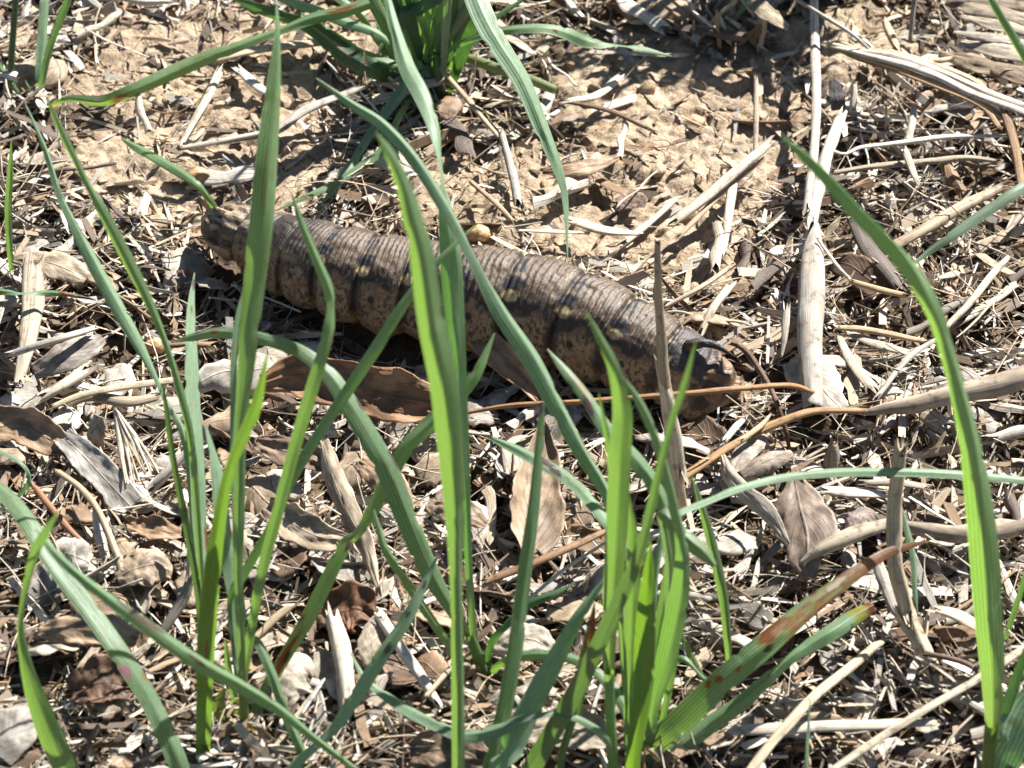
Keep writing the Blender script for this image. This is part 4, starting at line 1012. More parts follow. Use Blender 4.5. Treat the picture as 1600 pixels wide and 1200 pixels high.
ST = [  # label, points, widths, heights, colour, flat, hollow, category
    ('long bleached stick lying straight across soil towards the rolled leaf', [(1274, -40), (1273, 0), (1275, 101), (1272, 236), (1262, 330)], [14, 14, 16, 15, 15], [9, 9, 9, 8, 8], BLEACH, .8, False, 'stick'),
    ('short pale hollow straw crossing the lower end of the long bleached stick', [(1314, 178), (1290, 246), (1269, 352)], [17, 21, 20], [8, 9, 7], BLEACH, .75, True, 'straw'),
    ('thin dark straw crossing over the top of the long bleached stick', [(1240, -5), (1285, 25), (1330, 52), (1360, 78)], [7, 8, 8, 5], [14, 15, 13, 9], GREY, .8, False, 'straw'),
    ('orange-brown leaf stalk running level in front of the caterpillar tail', [(727, 645), (800, 633), (900, 628), (1000, 620), (1100, 612), (1200, 604), (1240, 604), (1266, 612)], [5, 7, 8, 9, 9, 9, 9, 10], [10, 14, 17, 19, 20, 18, 14, 10], ORANGE, .9, False, 'leaf stalk'),
    ('dark brown bent twig with a blunt knob beside the tail horn', [(1143, 536), (1153, 540), (1173, 558), (1196, 592), (1214, 629), (1228, 672), (1236, 715)], [11, 10, 9, 8, 8, 7, 6], [17, 17, 15, 13, 12, 8, 3], (0.16, .085, .045), .9, False, 'twig'),
    ('fibrous orange-brown stem slanting up to the long tan rolled leaf', [(1052, 757), (1121, 711), (1178, 678), (1229, 657), (1276, 643), (1350, 641)], [15, 15, 15, 14, 12, 10], [8, 9, 10, 11, 11, 10], (0.34, .20, .09), .75, False, 'stem'),
    ('straight pale straw lying diagonally over the bare soil patch', [(1050, 350), (1128, 287), (1204, 222)], [16, 18, 15], [5, 7, 8], BLEACH, .8, True, 'straw'),
    ('thin straw parallel under the diagonal straw on bare soil', [(1062, 368), (1130, 300), (1192, 248)], [8, 9, 7], [4, 5, 6], TAN, .8, False, 'straw'),
    ('bleached straw hanging down the soil edge under the diagonal straw', [(1146, 278), (1140, 330), (1131, 395)], [15, 15, 8], [5, 5, 4], BLEACH, .45, False, 'straw'),
    ('slim upright tan straw in the hollow beneath the frayed clump', [(1181, 122), (1182, 180), (1180, 232)], [8, 9, 7], [12, 8, 4], TAN, .8, False, 'straw'),
    ('long grooved grey straw running diagonally over flat pale straw', [(1378, 1000), (1330, 1040), (1262, 1097), (1215, 1150), (1165, 1215)], [13, 15, 15, 15, 14], [6, 9, 10, 10, 9], (0.52, .45, .33), .7, False, 'straw'),
    ('long thin dull straw crossing beneath the large curved leaf', [(1620, 1000), (1540, 1052), (1465, 1097), (1390, 1145), (1300, 1205)], [12, 13, 13, 13, 12], [8, 8, 8, 8, 7], (0.42, .37, .28), .7, False, 'straw'),
    ('flat pale straw lying level under the crossed long straws', [(1150, 1142), (1200, 1138), (1262, 1136), (1350, 1134), (1450, 1128)], [15, 20, 21, 20, 14], [5, 6, 6, 6, 5], BLEACH, .5, True, 'straw'),
    ('brown twig lying beneath the upright ribbed leaf', [(758, 908), (834, 881), (890, 855), (950, 828)], [12, 13, 12, 9], [8, 9, 9, 8], (0.25, .145, .075), .8, False, 'twig'),
    ('fine pale stem just below the brown twig', [(826, 936), (880, 892), (945, 848)], [6, 6, 5], [8, 9, 9], BLEACH, .9, False, 'stem'),
    ('stout knobbly grey stick standing against dark red leaf', [(545, 1110), (538, 1050), (530, 1000), (520, 962)], [27, 26, 26, 22], [5, 8, 9, 10], (0.50, .44, .35), .9, False, 'stick'),
    ('pale straight stick sloping down from the red-brown leaf', [(596, 965), (630, 1016), (662, 1060), (684, 1098)], [16, 17, 16, 13], [10, 8, 6, 5], BLEACH, .85, True, 'stick'),
    ('thin straw pointing up to the foot of the centre grass plant', [(662, 1092), (700, 1050), (728, 1018)], [8, 9, 8], [6, 7, 7], TAN, .8, False, 'straw'),
    ('slender reddish twig running down past the white chip', [(52, 758), (80, 795), (110, 830), (146, 862)], [9, 10, 9, 7], [8, 8, 8, 7], (0.26, .13, .07), .9, False, 'twig'),
    ('curved thin leaf stalk bending down to grey leaf scrap', [(92, 738), (125, 762), (150, 792), (168, 828), (190, 884)], [9, 10, 10, 11, 12], [10, 11, 11, 10, 8], (0.40, .32, .22), .7, False, 'leaf stalk'),
    ('pale broken straw standing between curved stalk and white chip', [(148, 800), (154, 830), (162, 870)], [7, 15, 18], [10, 8, 6], BLEACH, .6, True, 'straw'),
    ('weathered grey split straw leaning at the foot of the leaning leaves', [(296, 905), (285, 935), (262, 972), (246, 1000)], [14, 17, 16, 8], [12, 9, 6, 4], GREY, .5, False, 'straw'),
    ('dry brown stem running up along the left tiller', [(293, 790), (297, 850), (294, 910)], [8, 9, 10], [18, 12, 6], TAN, .8, False, 'stem'),
    ('wide weathered straw strip standing under the burnt-tipped leaf', [(52, 418), (48, 460), (44, 520), (30, 592)], [34, 35, 30, 16], [9, 8, 7, 5], (0.52, .46, .37), .25, False, 'straw'),
    ('grey arched stem curving between the sprout and the leaning leaves', [(14, 553), (60, 538), (112, 522), (150, 512)], [13, 13, 12, 9], [9, 12, 13, 10], (0.43, .40, .35), .8, False, 'stem'),
    ('tan straw lying level behind the leaning leaves', [(84, 634), (130, 616), (190, 604), (275, 594)], [9, 12, 13, 12], [8, 9, 9, 8], TAN, .7, False, 'straw'),
    ('thick pale straw stub lying behind the dry grass head', [(105, 634), (145, 620), (200, 626), (248, 618)], [14, 18, 20, 16], [6, 7, 7, 6], (0.50, .43, .33), .7, True, 'straw'),
    ('pale knobbed stem base pointing up beside the dry grass head', [(300, 700), (262, 736), (238, 762)], [13, 15, 17], [12, 9, 6], BLEACH, .85, False, 'stem'),
    ('broken bleached straw on dark soil between two leaning leaves', [(68, 618), (100, 600), (138, 574)], [18, 20, 23], [7, 8, 8], BLEACH, .6, True, 'straw'),
    ('flat tan straw stretched behind the tall pointed leaf', [(330, 95), (400, 80), (480, 68), (560, 60)], [16, 20, 20, 12], [4, 5, 5, 5], (0.46, .36, .25), .4, False, 'straw'),
    ('slanting straw on the soil patch below the low rust-spotted leaf', [(344, 110), (320, 158), (283, 226)], [14, 14, 9], [4, 4, 3], (0.50, .43, .33), .6, False, 'straw'),
    ('long thin straw on soil reaching towards the tall pointed leaf', [(284, 231), (340, 222), (390, 212), (420, 206)], [9, 10, 9, 7], [3, 4, 5, 6], BLEACH, .7, False, 'straw'),
    ('grey straw sloping up behind the tall pointed leaf', [(345, 222), (430, 204), (480, 172), (560, 138)], [13, 17, 17, 12], [3, 5, 6, 5], GREY, .6, False, 'straw'),
    ('bleached straw chip lying on soil by the tall pointed leaf', [(372, 108), (396, 130), (424, 150)], [14, 17, 14], [4, 4, 4], BLEACH, .4, False, 'straw'),
    ('long twisted straw standing on soil behind caterpillar middle', [(782, 205), (800, 270), (810, 318)], [10, 15, 16], [8, 5, 3], GREY, .7, False, 'straw'),
    ('slim straw running down from tuft foot to bare soil', [(690, 108), (726, 152), (782, 216)], [8, 9, 7], [9, 8, 5], TAN, .8, False, 'straw'),
    ('thin forked straw on soil just behind the caterpillar', [(733, 282), (775, 318), (804, 348)], [8, 9, 7], [4, 5, 4], TAN, .8, False, 'straw'),
    ('long thin brown straw lying over the bare soil shade', [(880, 158), (950, 172), (1015, 202)], [7, 8, 6], [6, 6, 5], BROWN, .8, False, 'straw'),
    ('weathered straw bridging the shaded soil behind the drooping leaf', [(880, 160), (930, 150), (968, 120)], [13, 15, 14], [6, 6, 5], BLEACH, .6, True, 'straw'),
    ('flat straw strip lying level on soil behind the caterpillar back', [(812, 360), (870, 362), (920, 364)], [5, 8, 6], [4, 4, 4], BLEACH, .5, False, 'straw'),
    ('split bleached straw pointing at the standing dead stalk', [(890, 345), (945, 358), (1000, 366)], [16, 20, 10], [4, 5, 4], (0.58, .49, .37), .35, False, 'straw'),
    ('tan straw behind the caterpillar rump beside the standing stalk', [(1040, 478), (1095, 448), (1145, 415)], [7, 9, 8], [6, 8, 8], TAN, .8, False, 'straw'),
    ('pale hollow straw leaning behind the caterpillar rump', [(1095, 520), (1115, 480), (1142, 445)], [12, 15, 14], [6, 8, 8], (0.50, .42, .32), .7, True, 'straw'),
    ('sharp pale straw splinter standing left of the rolled leaf', [(1228, 480), (1226, 520), (1222, 556)], [12, 11, 4], [12, 9, 6], BLEACH, .5, False, 'straw'),
    ('thin straw leaning over to the rolled leaf top', [(1278, 374), (1308, 416), (1330, 440)], [4, 6, 6], [12, 10, 8], BLEACH, .8, False, 'straw'),
    ('dark fissured wood strip in the litter under the arching leaf', [(1335, 345), (1362, 390), (1405, 448)], [20, 30, 20], [6, 7, 6], (0.14, .115, .095), .35, False, 'wood strip'),
    ('long weathered straw lying under the arching leaf tip', [(1380, 392), (1450, 352), (1530, 308), (1566, 290)], [18, 22, 20, 14], [5, 6, 6, 6], (0.42, .34, .25), .6, False, 'straw'),
    ('long tan straw slanting beside the keeled curved leaf', [(1478, 512), (1510, 478), (1548, 432), (1574, 404)], [9, 12, 12, 9], [8, 9, 9, 8], (0.54, .44, .31), .7, False, 'straw'),
    ('pale straw strip lying level with the rolled leaf foot', [(1310, 512), (1360, 516), (1440, 532)], [10, 13, 10], [7, 7, 7], (0.42, .31, .19), .6, False, 'straw'),
    ('dull fibrous straw strip under the level tan straw', [(1324, 520), (1370, 536), (1438, 556)], [12, 18, 12], [5, 6, 6], (0.36, .30, .23), .4, False, 'straw'),
    ('orange tan straw crossing the gap behind the keeled leaf', [(1332, 440), (1370, 452), (1414, 462)], [9, 11, 9], [8, 8, 8], (0.50, .36, .20), .8, False, 'straw'),
    ('grooved pale straw leaning at the rolled leaf foot', [(1310, 525), (1330, 565), (1365, 610)], [10, 17, 18], [6, 7, 7], (0.52, .46, .37), .35, False, 'straw'),
    ('flat grey straw lying beside the fork of the rolled leaf', [(1370, 620), (1420, 560), (1465, 530)], [8, 10, 8], [8, 9, 9], GREY, .6, False, 'straw'),
    ('slim split straw on top of the litter under the grey stalk', [(1300, 270), (1390, 258), (1500, 248), (1560, 252)], [9, 12, 12, 7], [7, 7, 7, 7], (0.46, .39, .29), .7, False, 'straw'),
    ('wiry pale straw wandering across the litter below the split stalk', [(1284, 226), (1318, 241), (1345, 230), (1400, 224), (1480, 214), (1570, 212)], [5, 6, 8, 10, 10, 6], [9, 9, 9, 8, 8, 8], BLEACH, .7, False, 'straw'),
    ('white straw wedge standing in the litter below the split stalk', [(1414, 232), (1424, 262), (1436, 292)], [12, 13, 5], [10, 8, 6], (0.68, .60, .48), .4, False, 'straw'),
    ('short upright pale straw stub in the shade of the split stalk', [(1428, 165), (1426, 190), (1420, 222)], [8, 13, 11], [9, 8, 7], (0.46, .40, .32), .7, True, 'straw'),
    ('small pale straw peg beside the dark grey chip', [(1334, 130), (1334, 150), (1332, 172)], [9, 12, 11], [9, 7, 5], BLEACH, .7, True, 'straw'),
    ('bright short straw stub on soil above the split stalk', [(1444, 98), (1462, 96), (1484, 93)], [9, 11, 9], [8, 8, 8], (0.58, .44, .27), .9, False, 'straw'),
    ('blunt pale wood peg lying in soil above the split stalk', [(1384, 34), (1392, 52), (1402, 75)], [12, 15, 13], [6, 6, 5], (0.50, .38, .25), .7, False, 'wood peg'),
    ('thin upright straw on soil above the split stalk', [(1429, -8), (1425, 30), (1422, 62)], [9, 9, 7], [14, 9, 5], GREY, .8, False, 'straw'),
    ('orange-brown broken strip dropping from the end of the split stalk', [(1566, 170), (1578, 205), (1590, 250), (1597, 292)], [15, 16, 15, 11], [13, 11, 9, 8], (0.33, .21, .10), .4, False, 'straw'),
    ('pale stem piece lying beneath the level blue-green leaf', [(1288, 766), (1330, 770), (1385, 772)], [14, 20, 14], [7, 7, 6], BLEACH, .5, True, 'straw'),
    ('grey woody piece under the level leaf by the pale stalk', [(1350, 754), (1400, 756), (1450, 762)], [10, 14, 10], [8, 8, 7], (0.38, .33, .28), .6, False, 'straw'),
    ('tan tapering straw beside the fibrous orange stem', [(1160, 686), (1185, 668), (1204, 648)], [8, 9, 4], [12, 12, 12], (0.56, .44, .27), .8, False, 'straw'),
    ('blue-white straw shard under the bent twig', [(1132, 688), (1150, 668), (1164, 652)], [11, 12, 8], [8, 8, 8], (0.52, .50, .46), .5, False, 'straw'),
    ('fat pale straw stub standing under the level leaf', [(1298, 732), (1299, 712), (1302, 690)], [22, 22, 12], [4, 7, 10], (0.44, .36, .28), .9, False, 'straw'),
    ('long dull straw across the corner under the large curved leaf', [(1500, 830), (1550, 822), (1610, 822)], [22, 22, 18], [7, 7, 7], (0.42, .35, .27), .6, False, 'straw'),
    ('flat straw strips piled beside the curved leaf foot', [(1465, 952), (1500, 962), (1540, 985)], [18, 22, 16], [6, 6, 6], (0.50, .42, .31), .3, False, 'straw'),
    ('dark crooked rootlet beside the base of the pale stalk', [(1448, 1020), (1480, 1028), (1512, 1038), (1538, 1058)], [9, 8, 8, 6], [9, 9, 8, 7], (0.14, .09, .06), .9, False, 'rootlet'),
]
for lb, pt, wd, hh, cl, fl, ho, ct in ST:
    stalk({'straw': 'straw', 'stick': 'stick', 'twig': 'twig', 'stem': 'stem_piece', 'leaf stalk': 'leaf_stalk', 'wood strip': 'wood_strip', 'wood peg': 'wood_peg', 'rootlet': 'rootlet'}[ct],
          lb, pt, wd, hh, cl, fl, ct, None, ho, M_STEM if ct in ('leaf stalk', 'twig', 'stem') else M_STRAW)

# the split flattened grey stalk with its fibres
t_ = empty('split_stalk', P(1440, 130, 0), 'flattened grey fibrous stalk splitting lengthwise, propped over a dark hollow', 'dead stalk')
for k, (dy, hh, wd, cl) in enumerate([(-9, 14, 13, (.46, .40, .32)), (1, 15.5, 15, (.55, .51, .45)), (10, 14, 12, (.38, .28, .17)), (17, 12, 10, (.30, .19, .10)), (-16, 11, 10, (.42, .33, .23))]):
    stalk('fibre_strip', None, [(1288 + 5 * k, 70 + dy * 0.4), (1345, 84 + dy * 0.6), (1400, 96 + dy * 0.9), (1468, 120 + dy), (1534, 150 + dy), (1620 - 20 * k * (k > 1), 182 + dy)], [wd * .5, wd * .8, wd, wd * 1.1, wd * 1.1, wd],
          [5, hh * .7, hh, hh, hh - 1, hh - 3], cl, .5, parent=t_)
t_ = empty('split_stalk', P(1540, 80, 0), 'coarse brown grey fibrous peelings lying beyond the propped stalk', 'dead stalk')
for (x0, y0, x1, y1, wd, hh, cl) in [(1468, 84, 1640, 128, 34, 8, (.36, .28, .19)), (1500, 66, 1640, 96, 30, 10, (.48, .42, .34)), (1530, 98, 1640, 140, 22, 9, (.27, .19, .12)), (1490, 50, 1600, 66, 16, 11, (.55, .49, .40))]:
    sheet('fibre_strip', None, [(x0, y0), (x0 * .66 + x1 * .34, y0 * .64 + y1 * .36), (x0 * .33 + x1 * .67, y0 * .35 + y1 * .65), (x1, y1)], [wd * .4, wd, wd, wd * .8], [hh - 2, hh, hh, hh - 1], cl, .7, .25, parent=t_, mat=M_STRAW, face=20, ragged=.15)
t_ = empty('split_stalk', P(1560, 20, 0), 'weathered stalk peelings at the soil edge past the narrow bright leaf', 'dead stalk')
for (x0, y0, x1, y1, wd, hh, cl) in [(1478, 4, 1640, 40, 30, 8, (.42, .35, .27)), (1500, 26, 1640, 58, 22, 9, (.50, .43, .34)), (1440, -12, 1600, 10, 22, 8, (.30, .23, .16))]:
    sheet('fibre_strip', None, [(x0, y0), (x0 * .66 + x1 * .34, y0 * .64 + y1 * .36), (x0 * .33 + x1 * .67, y0 * .35 + y1 * .65), (x1, y1)], [wd * .4, wd, wd, wd * .8], [hh - 2, hh, hh, hh - 1], cl, .7, .25, parent=t_, mat=M_STRAW, face=20, ragged=.15)

# frayed straw clump whose shadow falls on the bare soil
t_ = empty('dead_tuft', P(1130, 60, 0), 'frayed clump of dead straw stubs at the edge of the bare soil', 'dead tuft')
for k in range(46):
    x0 = 1075 + random.random() * 125; y0 = 5 + random.random() * 70
    ln = 25 + random.random() * 55; an_ = random.uniform(-1.9, 1.5)
    stalk('straw_stub', None, [(x0, y0), (x0 + ln * .5 * math.sin(an_), y0 - ln * .45), (x0 + ln * math.sin(an_) + random.uniform(-8, 8), y0 - ln * .8)],
          [random.uniform(7, 13), random.uniform(7, 13), random.uniform(2, 8)], [1, 1 + ln * .09, 2 + ln * .13], random.choice([TAN, BLEACH, GREY, (.36, .25, .15)]), random.uniform(.3, .8), parent=t_, hollow=random.random() < .3, m=8, n=10)

# rolled leaves
sheet('rolled_leaf', 'grey-white leaf rolled into an upright tube, closed to a point at both ends', [(1276, 352), (1272, 385), (1270, 430), (1269, 480), (1267, 530), (1268, 585), (1271, 640)], [28, 84, 116, 120, 112, 100, 84],
      [8, 9, 10, 10, 9.5, 9, 7], (0.36, .335, .295), curl=5.6, crinkle=0.16, ragged=0.08, col2=(.30, .265, .22), roll_in=2, n=60, m=36, tilt=-14, cat='rolled leaf', mat=M_FELT)
sheet('rolled_leaf', 'long tan leaf rolled into a tube at the end of the orange-brown stem', [(1345, 646), (1382, 638), (1430, 630), (1482, 618), (1549, 602), (1610, 584), (1660, 570)], [18, 44, 66, 76, 88, 92, 80],
      [9, 9.5, 10, 10.5, 11, 11, 10], (0.33, .27, .2), curl=5.2, crinkle=0.12, ragged=0.1, col2=(.23, .18, .13), roll_in=2, n=60, m=36, tilt=30, cat='rolled leaf', mat=M_FELT)
sheet('rolled_leaf', 'half-rolled pale leaf lying across the heart-shaped grey leaf', [(1248, 880), (1285, 858), (1330, 838), (1390, 818)], [10, 44, 56, 40], [8, 9.5, 10, 9], (0.46, .40, .31), curl=4.2, crinkle=0.1, n=36, m=24, tilt=20, cat='rolled leaf', mat=M_FELT)
sheet('rolled_leaf', 'pale rolled leaf lying beyond the jointed pale stalk', [(1412, 820), (1450, 830), (1500, 836), (1560, 832), (1610, 822)], [30, 56, 60, 60, 50], [7, 8, 8, 8, 8], (0.43, .36, .28), curl=4.4, crinkle=0.1, n=36, m=24, tilt=20, cat='rolled leaf', mat=M_FELT)

LV = [  # label, points, widths, heights, colour, curl, crinkle, tilt
    ('heart-shaped grey-brown dead leaf with a midrib under the level green leaf', [(1240, 742), (1250, 790), (1262, 840), (1262, 905)], [14, 80, 88, 20], [9, 9, 8, 5], (.33, .255, .20), .5, .22, 0),
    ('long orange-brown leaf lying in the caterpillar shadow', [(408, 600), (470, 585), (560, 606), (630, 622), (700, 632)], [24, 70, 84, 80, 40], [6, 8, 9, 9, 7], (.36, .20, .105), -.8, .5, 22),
    ('curled brown leaf with a lit rim tucked under the caterpillar flank', [(722, 480), (748, 520), (785, 560), (820, 592), (848, 632)], [26, 50, 46, 38, 10], [9, 11, 11, 10, 8], (.42, .27, .155), -1.6, .3, 25),
    ('upright toothed brown leaf behind the straight ribbed leaf', [(830, 870), (838, 820), (840, 770), (846, 715), (850, 655)], [30, 84, 86, 56, 8], [4, 6, 8, 10, 13], (.36, .265, .175), -1.3, .25, 0),
    ('brown leaf lying with its pale edge folded near the hooked green leaf', [(-20, 668), (30, 662), (75, 684), (118, 705)], [56, 60, 54, 24], [7, 8, 8, 6], (.38, .265, .165), -.9, .3, 15),
    ('stiff grey-white leaf scrap beside the dry grass head', [(96, 680), (125, 705), (165, 748), (204, 790)], [34, 46, 48, 44], [8, 9, 8, 7], (.44, .415, .37), -.9, .22, 0),
    ('broad tan leaf scrap with a midrib below the leaning leaves', [(182, 905), (212, 890), (240, 884), (268, 895)], [24, 58, 60, 30], [7, 8, 8, 6], (.37, .285, .20), .6, .28, 0),
    ('bright white broken chip of leaf between two crossing grass leaves', [(84, 868), (104, 866), (124, 872), (140, 880)], [40, 52, 50, 30], [8, 8, 8, 7], (.60, .56, .49), .5, .22, 10),
    ('tattered tan leaf with curled lip behind the crossing leaf pair', [(415, 790), (455, 815), (500, 838), (545, 842)], [30, 56, 50, 20], [8, 10, 10, 9], (.46, .365, .26), -1.0, .35, 10),
    ('dark red-brown curled leaf under the rust-scarred leaf', [(508, 975), (530, 950), (560, 945), (585, 962)], [40, 80, 84, 30], [5, 9, 10, 8], (.20, .095, .05), -1.3, .3, 0),
    ('pale pointed leaf scrap standing below the red-brown leaf', [(585, 1050), (580, 1010), (586, 980), (594, 955)], [24, 38, 30, 4], [5, 8, 9, 10], (.50, .425, .32), .6, .25, 0),
    ('long dark brown leaf lying under the broad pale green leaf', [(60, 985), (110, 982), (165, 985), (215, 1000)], [24, 54, 56, 26], [6, 7, 7, 6], (.40, .29, .19), .8, .3, 0),
    ('deep brown folded leaf between the crossing leaf and its shadow', [(106, 1080), (140, 1066), (180, 1062), (210, 1080)], [40, 74, 70, 30], [6, 8, 8, 6], (.15, .085, .05), -1.0, .35, 0),
    ('grey rounded leaf by the foot of the wavy grass leaf', [(-10, 1180), (15, 1150), (40, 1120), (60, 1095)], [60, 66, 54, 20], [7, 8, 8, 7], (.32, .29, .255), .7, .2, 0),
    ('twisted pale leaf strip falling beside the small bright sprout', [(1128, 712), (1140, 742), (1165, 770), (1200, 800), (1232, 850)], [10, 24, 28, 28, 6], [11, 11, 10, 9, 8], (.50, .445, .36), .9, .2, 25),
    ('pale oval leaf scrap beside the fibrous orange stem', [(1146, 736), (1160, 710), (1180, 690), (1196, 680)], [14, 34, 36, 14], [8, 9, 9, 8], (.46, .40, .32), .6, .15, 0),
    ('curled tan leaf scrap with split end under the orange stem', [(1158, 745), (1185, 730), (1212, 718), (1236, 708)], [24, 38, 38, 16], [7, 8, 8, 7], (.40, .33, .26), 2.2, .12, 0),
    ('small dark grey chip leaning by the long bleached stick', [(1302, 124), (1305, 140), (1308, 156), (1310, 172)], [14, 24, 26, 24], [8, 7, 6, 4], (.13, .12, .115), .3, .12, 0),
    ('striped flat straw leaf at the top of the frayed clump', [(1170, 0), (1190, 14), (1212, 28), (1232, 42)], [20, 32, 32, 18], [14, 14, 12, 9], (.48, .39, .27), .4, .12, 0),
    ('dry brown leaf shard on the soil under the drooping leaf', [(848, 268), (880, 266), (920, 260), (966, 246)], [10, 28, 30, 10], [4, 6, 6, 5], (.44, .31, .20), .9, .3, 0),
    ('small tan leaf piece pressed in soil near the drooping tip', [(965, 320), (990, 312), (1010, 318)], [24, 34, 14], [2.5, 3, 3], (.30, .215, .16), .3, .2, 0),
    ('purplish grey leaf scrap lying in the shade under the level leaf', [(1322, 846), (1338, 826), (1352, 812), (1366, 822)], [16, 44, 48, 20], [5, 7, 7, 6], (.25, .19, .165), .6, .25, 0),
    ('brown curved leaf under the straight ribbed leaf by the twig', [(668, 790), (700, 796), (735, 805), (760, 820)], [20, 44, 44, 20], [6, 8, 8, 6], (.36, .265, .18), .8, .3, 0),
    ('pale leaf hollow beside the centre grass plant foot', [(770, 1010), (800, 1000), (835, 1002), (862, 1016)], [24, 54, 56, 24], [6, 7, 7, 6], (.52, .455, .37), .6, .25, 0),
    ('pale brown leaf beneath the sideways bowed green leaf', [(810, 1150), (860, 1135), (915, 1140), (960, 1160)], [24, 56, 62, 30], [6, 8, 8, 7], (.45, .375, .28), -.7, .3, 0),
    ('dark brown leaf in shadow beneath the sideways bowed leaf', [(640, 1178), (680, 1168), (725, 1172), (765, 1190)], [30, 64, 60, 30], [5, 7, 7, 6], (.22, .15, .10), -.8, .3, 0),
    ('tan leaf scrap lying at the foot of the rust-scarred leaf', [(440, 1100), (452, 1066), (470, 1050), (486, 1062)], [30, 66, 60, 20], [6, 8, 8, 6], (.48, .42, .33), .5, .25, 0),
    ('brown papery leaf below the hooked arching leaf', [(560, 720), (590, 740), (620, 770), (640, 800)], [20, 44, 46, 20], [6, 8, 8, 6], (.34, .24, .155), .9, .35, 0),
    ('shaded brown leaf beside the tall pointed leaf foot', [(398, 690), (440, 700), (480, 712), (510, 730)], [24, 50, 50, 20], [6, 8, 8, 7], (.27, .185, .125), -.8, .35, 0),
    ('tan twisted leaf strip running down behind the rust-scarred leaf', [(505, 690), (520, 740), (545, 800), (570, 850), (590, 918)], [18, 34, 36, 30, 8], [9, 9, 9, 8, 7], (.44, .36, .26), 1.2, .25, 15),
    ('brown scrap curled beneath the broad flat blue-green leaf', [(198, 815), (225, 820), (252, 826), (284, 832)], [16, 36, 40, 18], [6, 8, 9, 7], (.34, .22, .13), -1.2, .4, 0),
    ('grey bark flake lying behind the leaning leaves', [(52, 582), (90, 565), (130, 545), (160, 528)], [26, 44, 44, 20], [6, 8, 8, 7], (.34, .30, .255), .8, .22, 10),
    ('tan leaf stretched above the arched grey stem', [(20, 405), (70, 410), (110, 424), (135, 436)], [20, 44, 44, 24], [7, 8, 7, 6], (.45, .365, .26), .6, .2, 0),
    ('bleached upright scrap beside the dry grass head', [(150, 700), (150, 680), (152, 664), (155, 650)], [26, 28, 26, 16], [6, 9, 11, 13], (.50, .44, .36), .7, .12, 0),
]
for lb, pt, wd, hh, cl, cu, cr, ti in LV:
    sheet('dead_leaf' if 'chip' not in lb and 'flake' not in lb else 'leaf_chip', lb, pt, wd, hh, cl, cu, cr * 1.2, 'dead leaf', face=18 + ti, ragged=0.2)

# dry grass head: fan of bristles on a short stem
t_ = empty('dry_grass_head', P(215, 720, 0), 'bleached dry grass head of fanned bristles lying on leaf scraps', 'grass head')
for k in range(22):
    f = k / 21
    stalk('bristle', None, [(178 + 4 * f, 638 + 3 * f), (186 + 30 * f, 690 - 6 * f + random.uniform(-4, 4)), (196 + 52 * f + random.uniform(-6, 6), 752 - 20 * f + random.uniform(-8, 8))],
          [4, random.uniform(4, 7), 2], [15, 11, 6 + random.random() * 3], random.choice([BLEACH, TAN, PALE]), .6, parent=t_, m=6, n=9)

# ------------------------------------------------------------------ random litter: the larger pieces, one object each
PLACES = [(1270, 470, 'by the upright rolled leaf'), (1480, 600, 'by the long tan rolled leaf'), (1400, 920, 'around the jointed pale stalk'),
          (1300, 1130, 'among the crossed long straws'), (1270, 820, 'near the heart-shaped grey leaf'), (1440, 170, 'below the propped split stalk'),
          (1530, 350, 'under the arching leaf tip'), (1270, 120, 'beside the long bleached stick'), (1130, 60, 'at the frayed straw clump'),
          (1100, 460, 'behind the caterpillar rump'), (850, 320, 'behind the caterpillar back'), (690, 140, 'around the back grass tuft'),
          (300, 150, 'along the low rust-spotted leaf'), (230, 400, 'before the caterpillar head'), (100, 560, 'around the arched grey stem'),
          (200, 720, 'around the dry grass head'), (110, 900, 'beside the white leaf chip'), (200, 1100, 'under the broad pale green leaf'),
          (400, 1050, 'at the foot of the rust-scarred tiller'), (560, 980, 'around the red-brown curled leaf'), (600, 720, 'in the caterpillar shadow'),
          (757, 1066, 'around the centre grass plant'), (860, 840, 'beside the upright toothed leaf'), (1100, 760, 'along the fibrous orange stem'),
          (1000, 1180, 'at the crowded grass tuft'), (1550, 1120, 'at the large curved leaf foot'), (1560, 780, 'beyond the level blue-green leaf'), (680, 1150, 'under the bowed sideways leaf')]


def place_of(x, y):
    px, py = to_px(np.array([x, y, 0.004]))
    return min(PLACES, key=lambda q: math.hypot(q[0] - px, q[1] - py))[2]


def scatter(n, dens):
    """n ground points in view, chosen by a density in photo pixels"""
    out = []
    while len(out) < n:
        px, py = random.uniform(-60, 1660), random.uniform(-70, 1270)
        if random.random() < dens(px, py):
            p = P(px, py, 3)
            out.append((p[0], p[1]))
    return out


def in_leaf_zone(px, py):
    return 1.0 if (py > 560 and px < 1000) else 0.0


def dens_straw(px, py):
    p = P(px, py, 0)
    b = float(bare_amount(np.array([p[0]]), np.array([p[1]]))[0])
    return (1 - 0.78 * b) * (0.45 if in_leaf_zone(px, py) else 1.0)


def dens_leaf(px, py):
    p = P(px, py, 0)
    b = float(bare_amount(np.array([p[0]]), np.array([p[1]]))[0])
    return (1 - b) * (1.0 if in_leaf_zone(px, py) else 0.16)


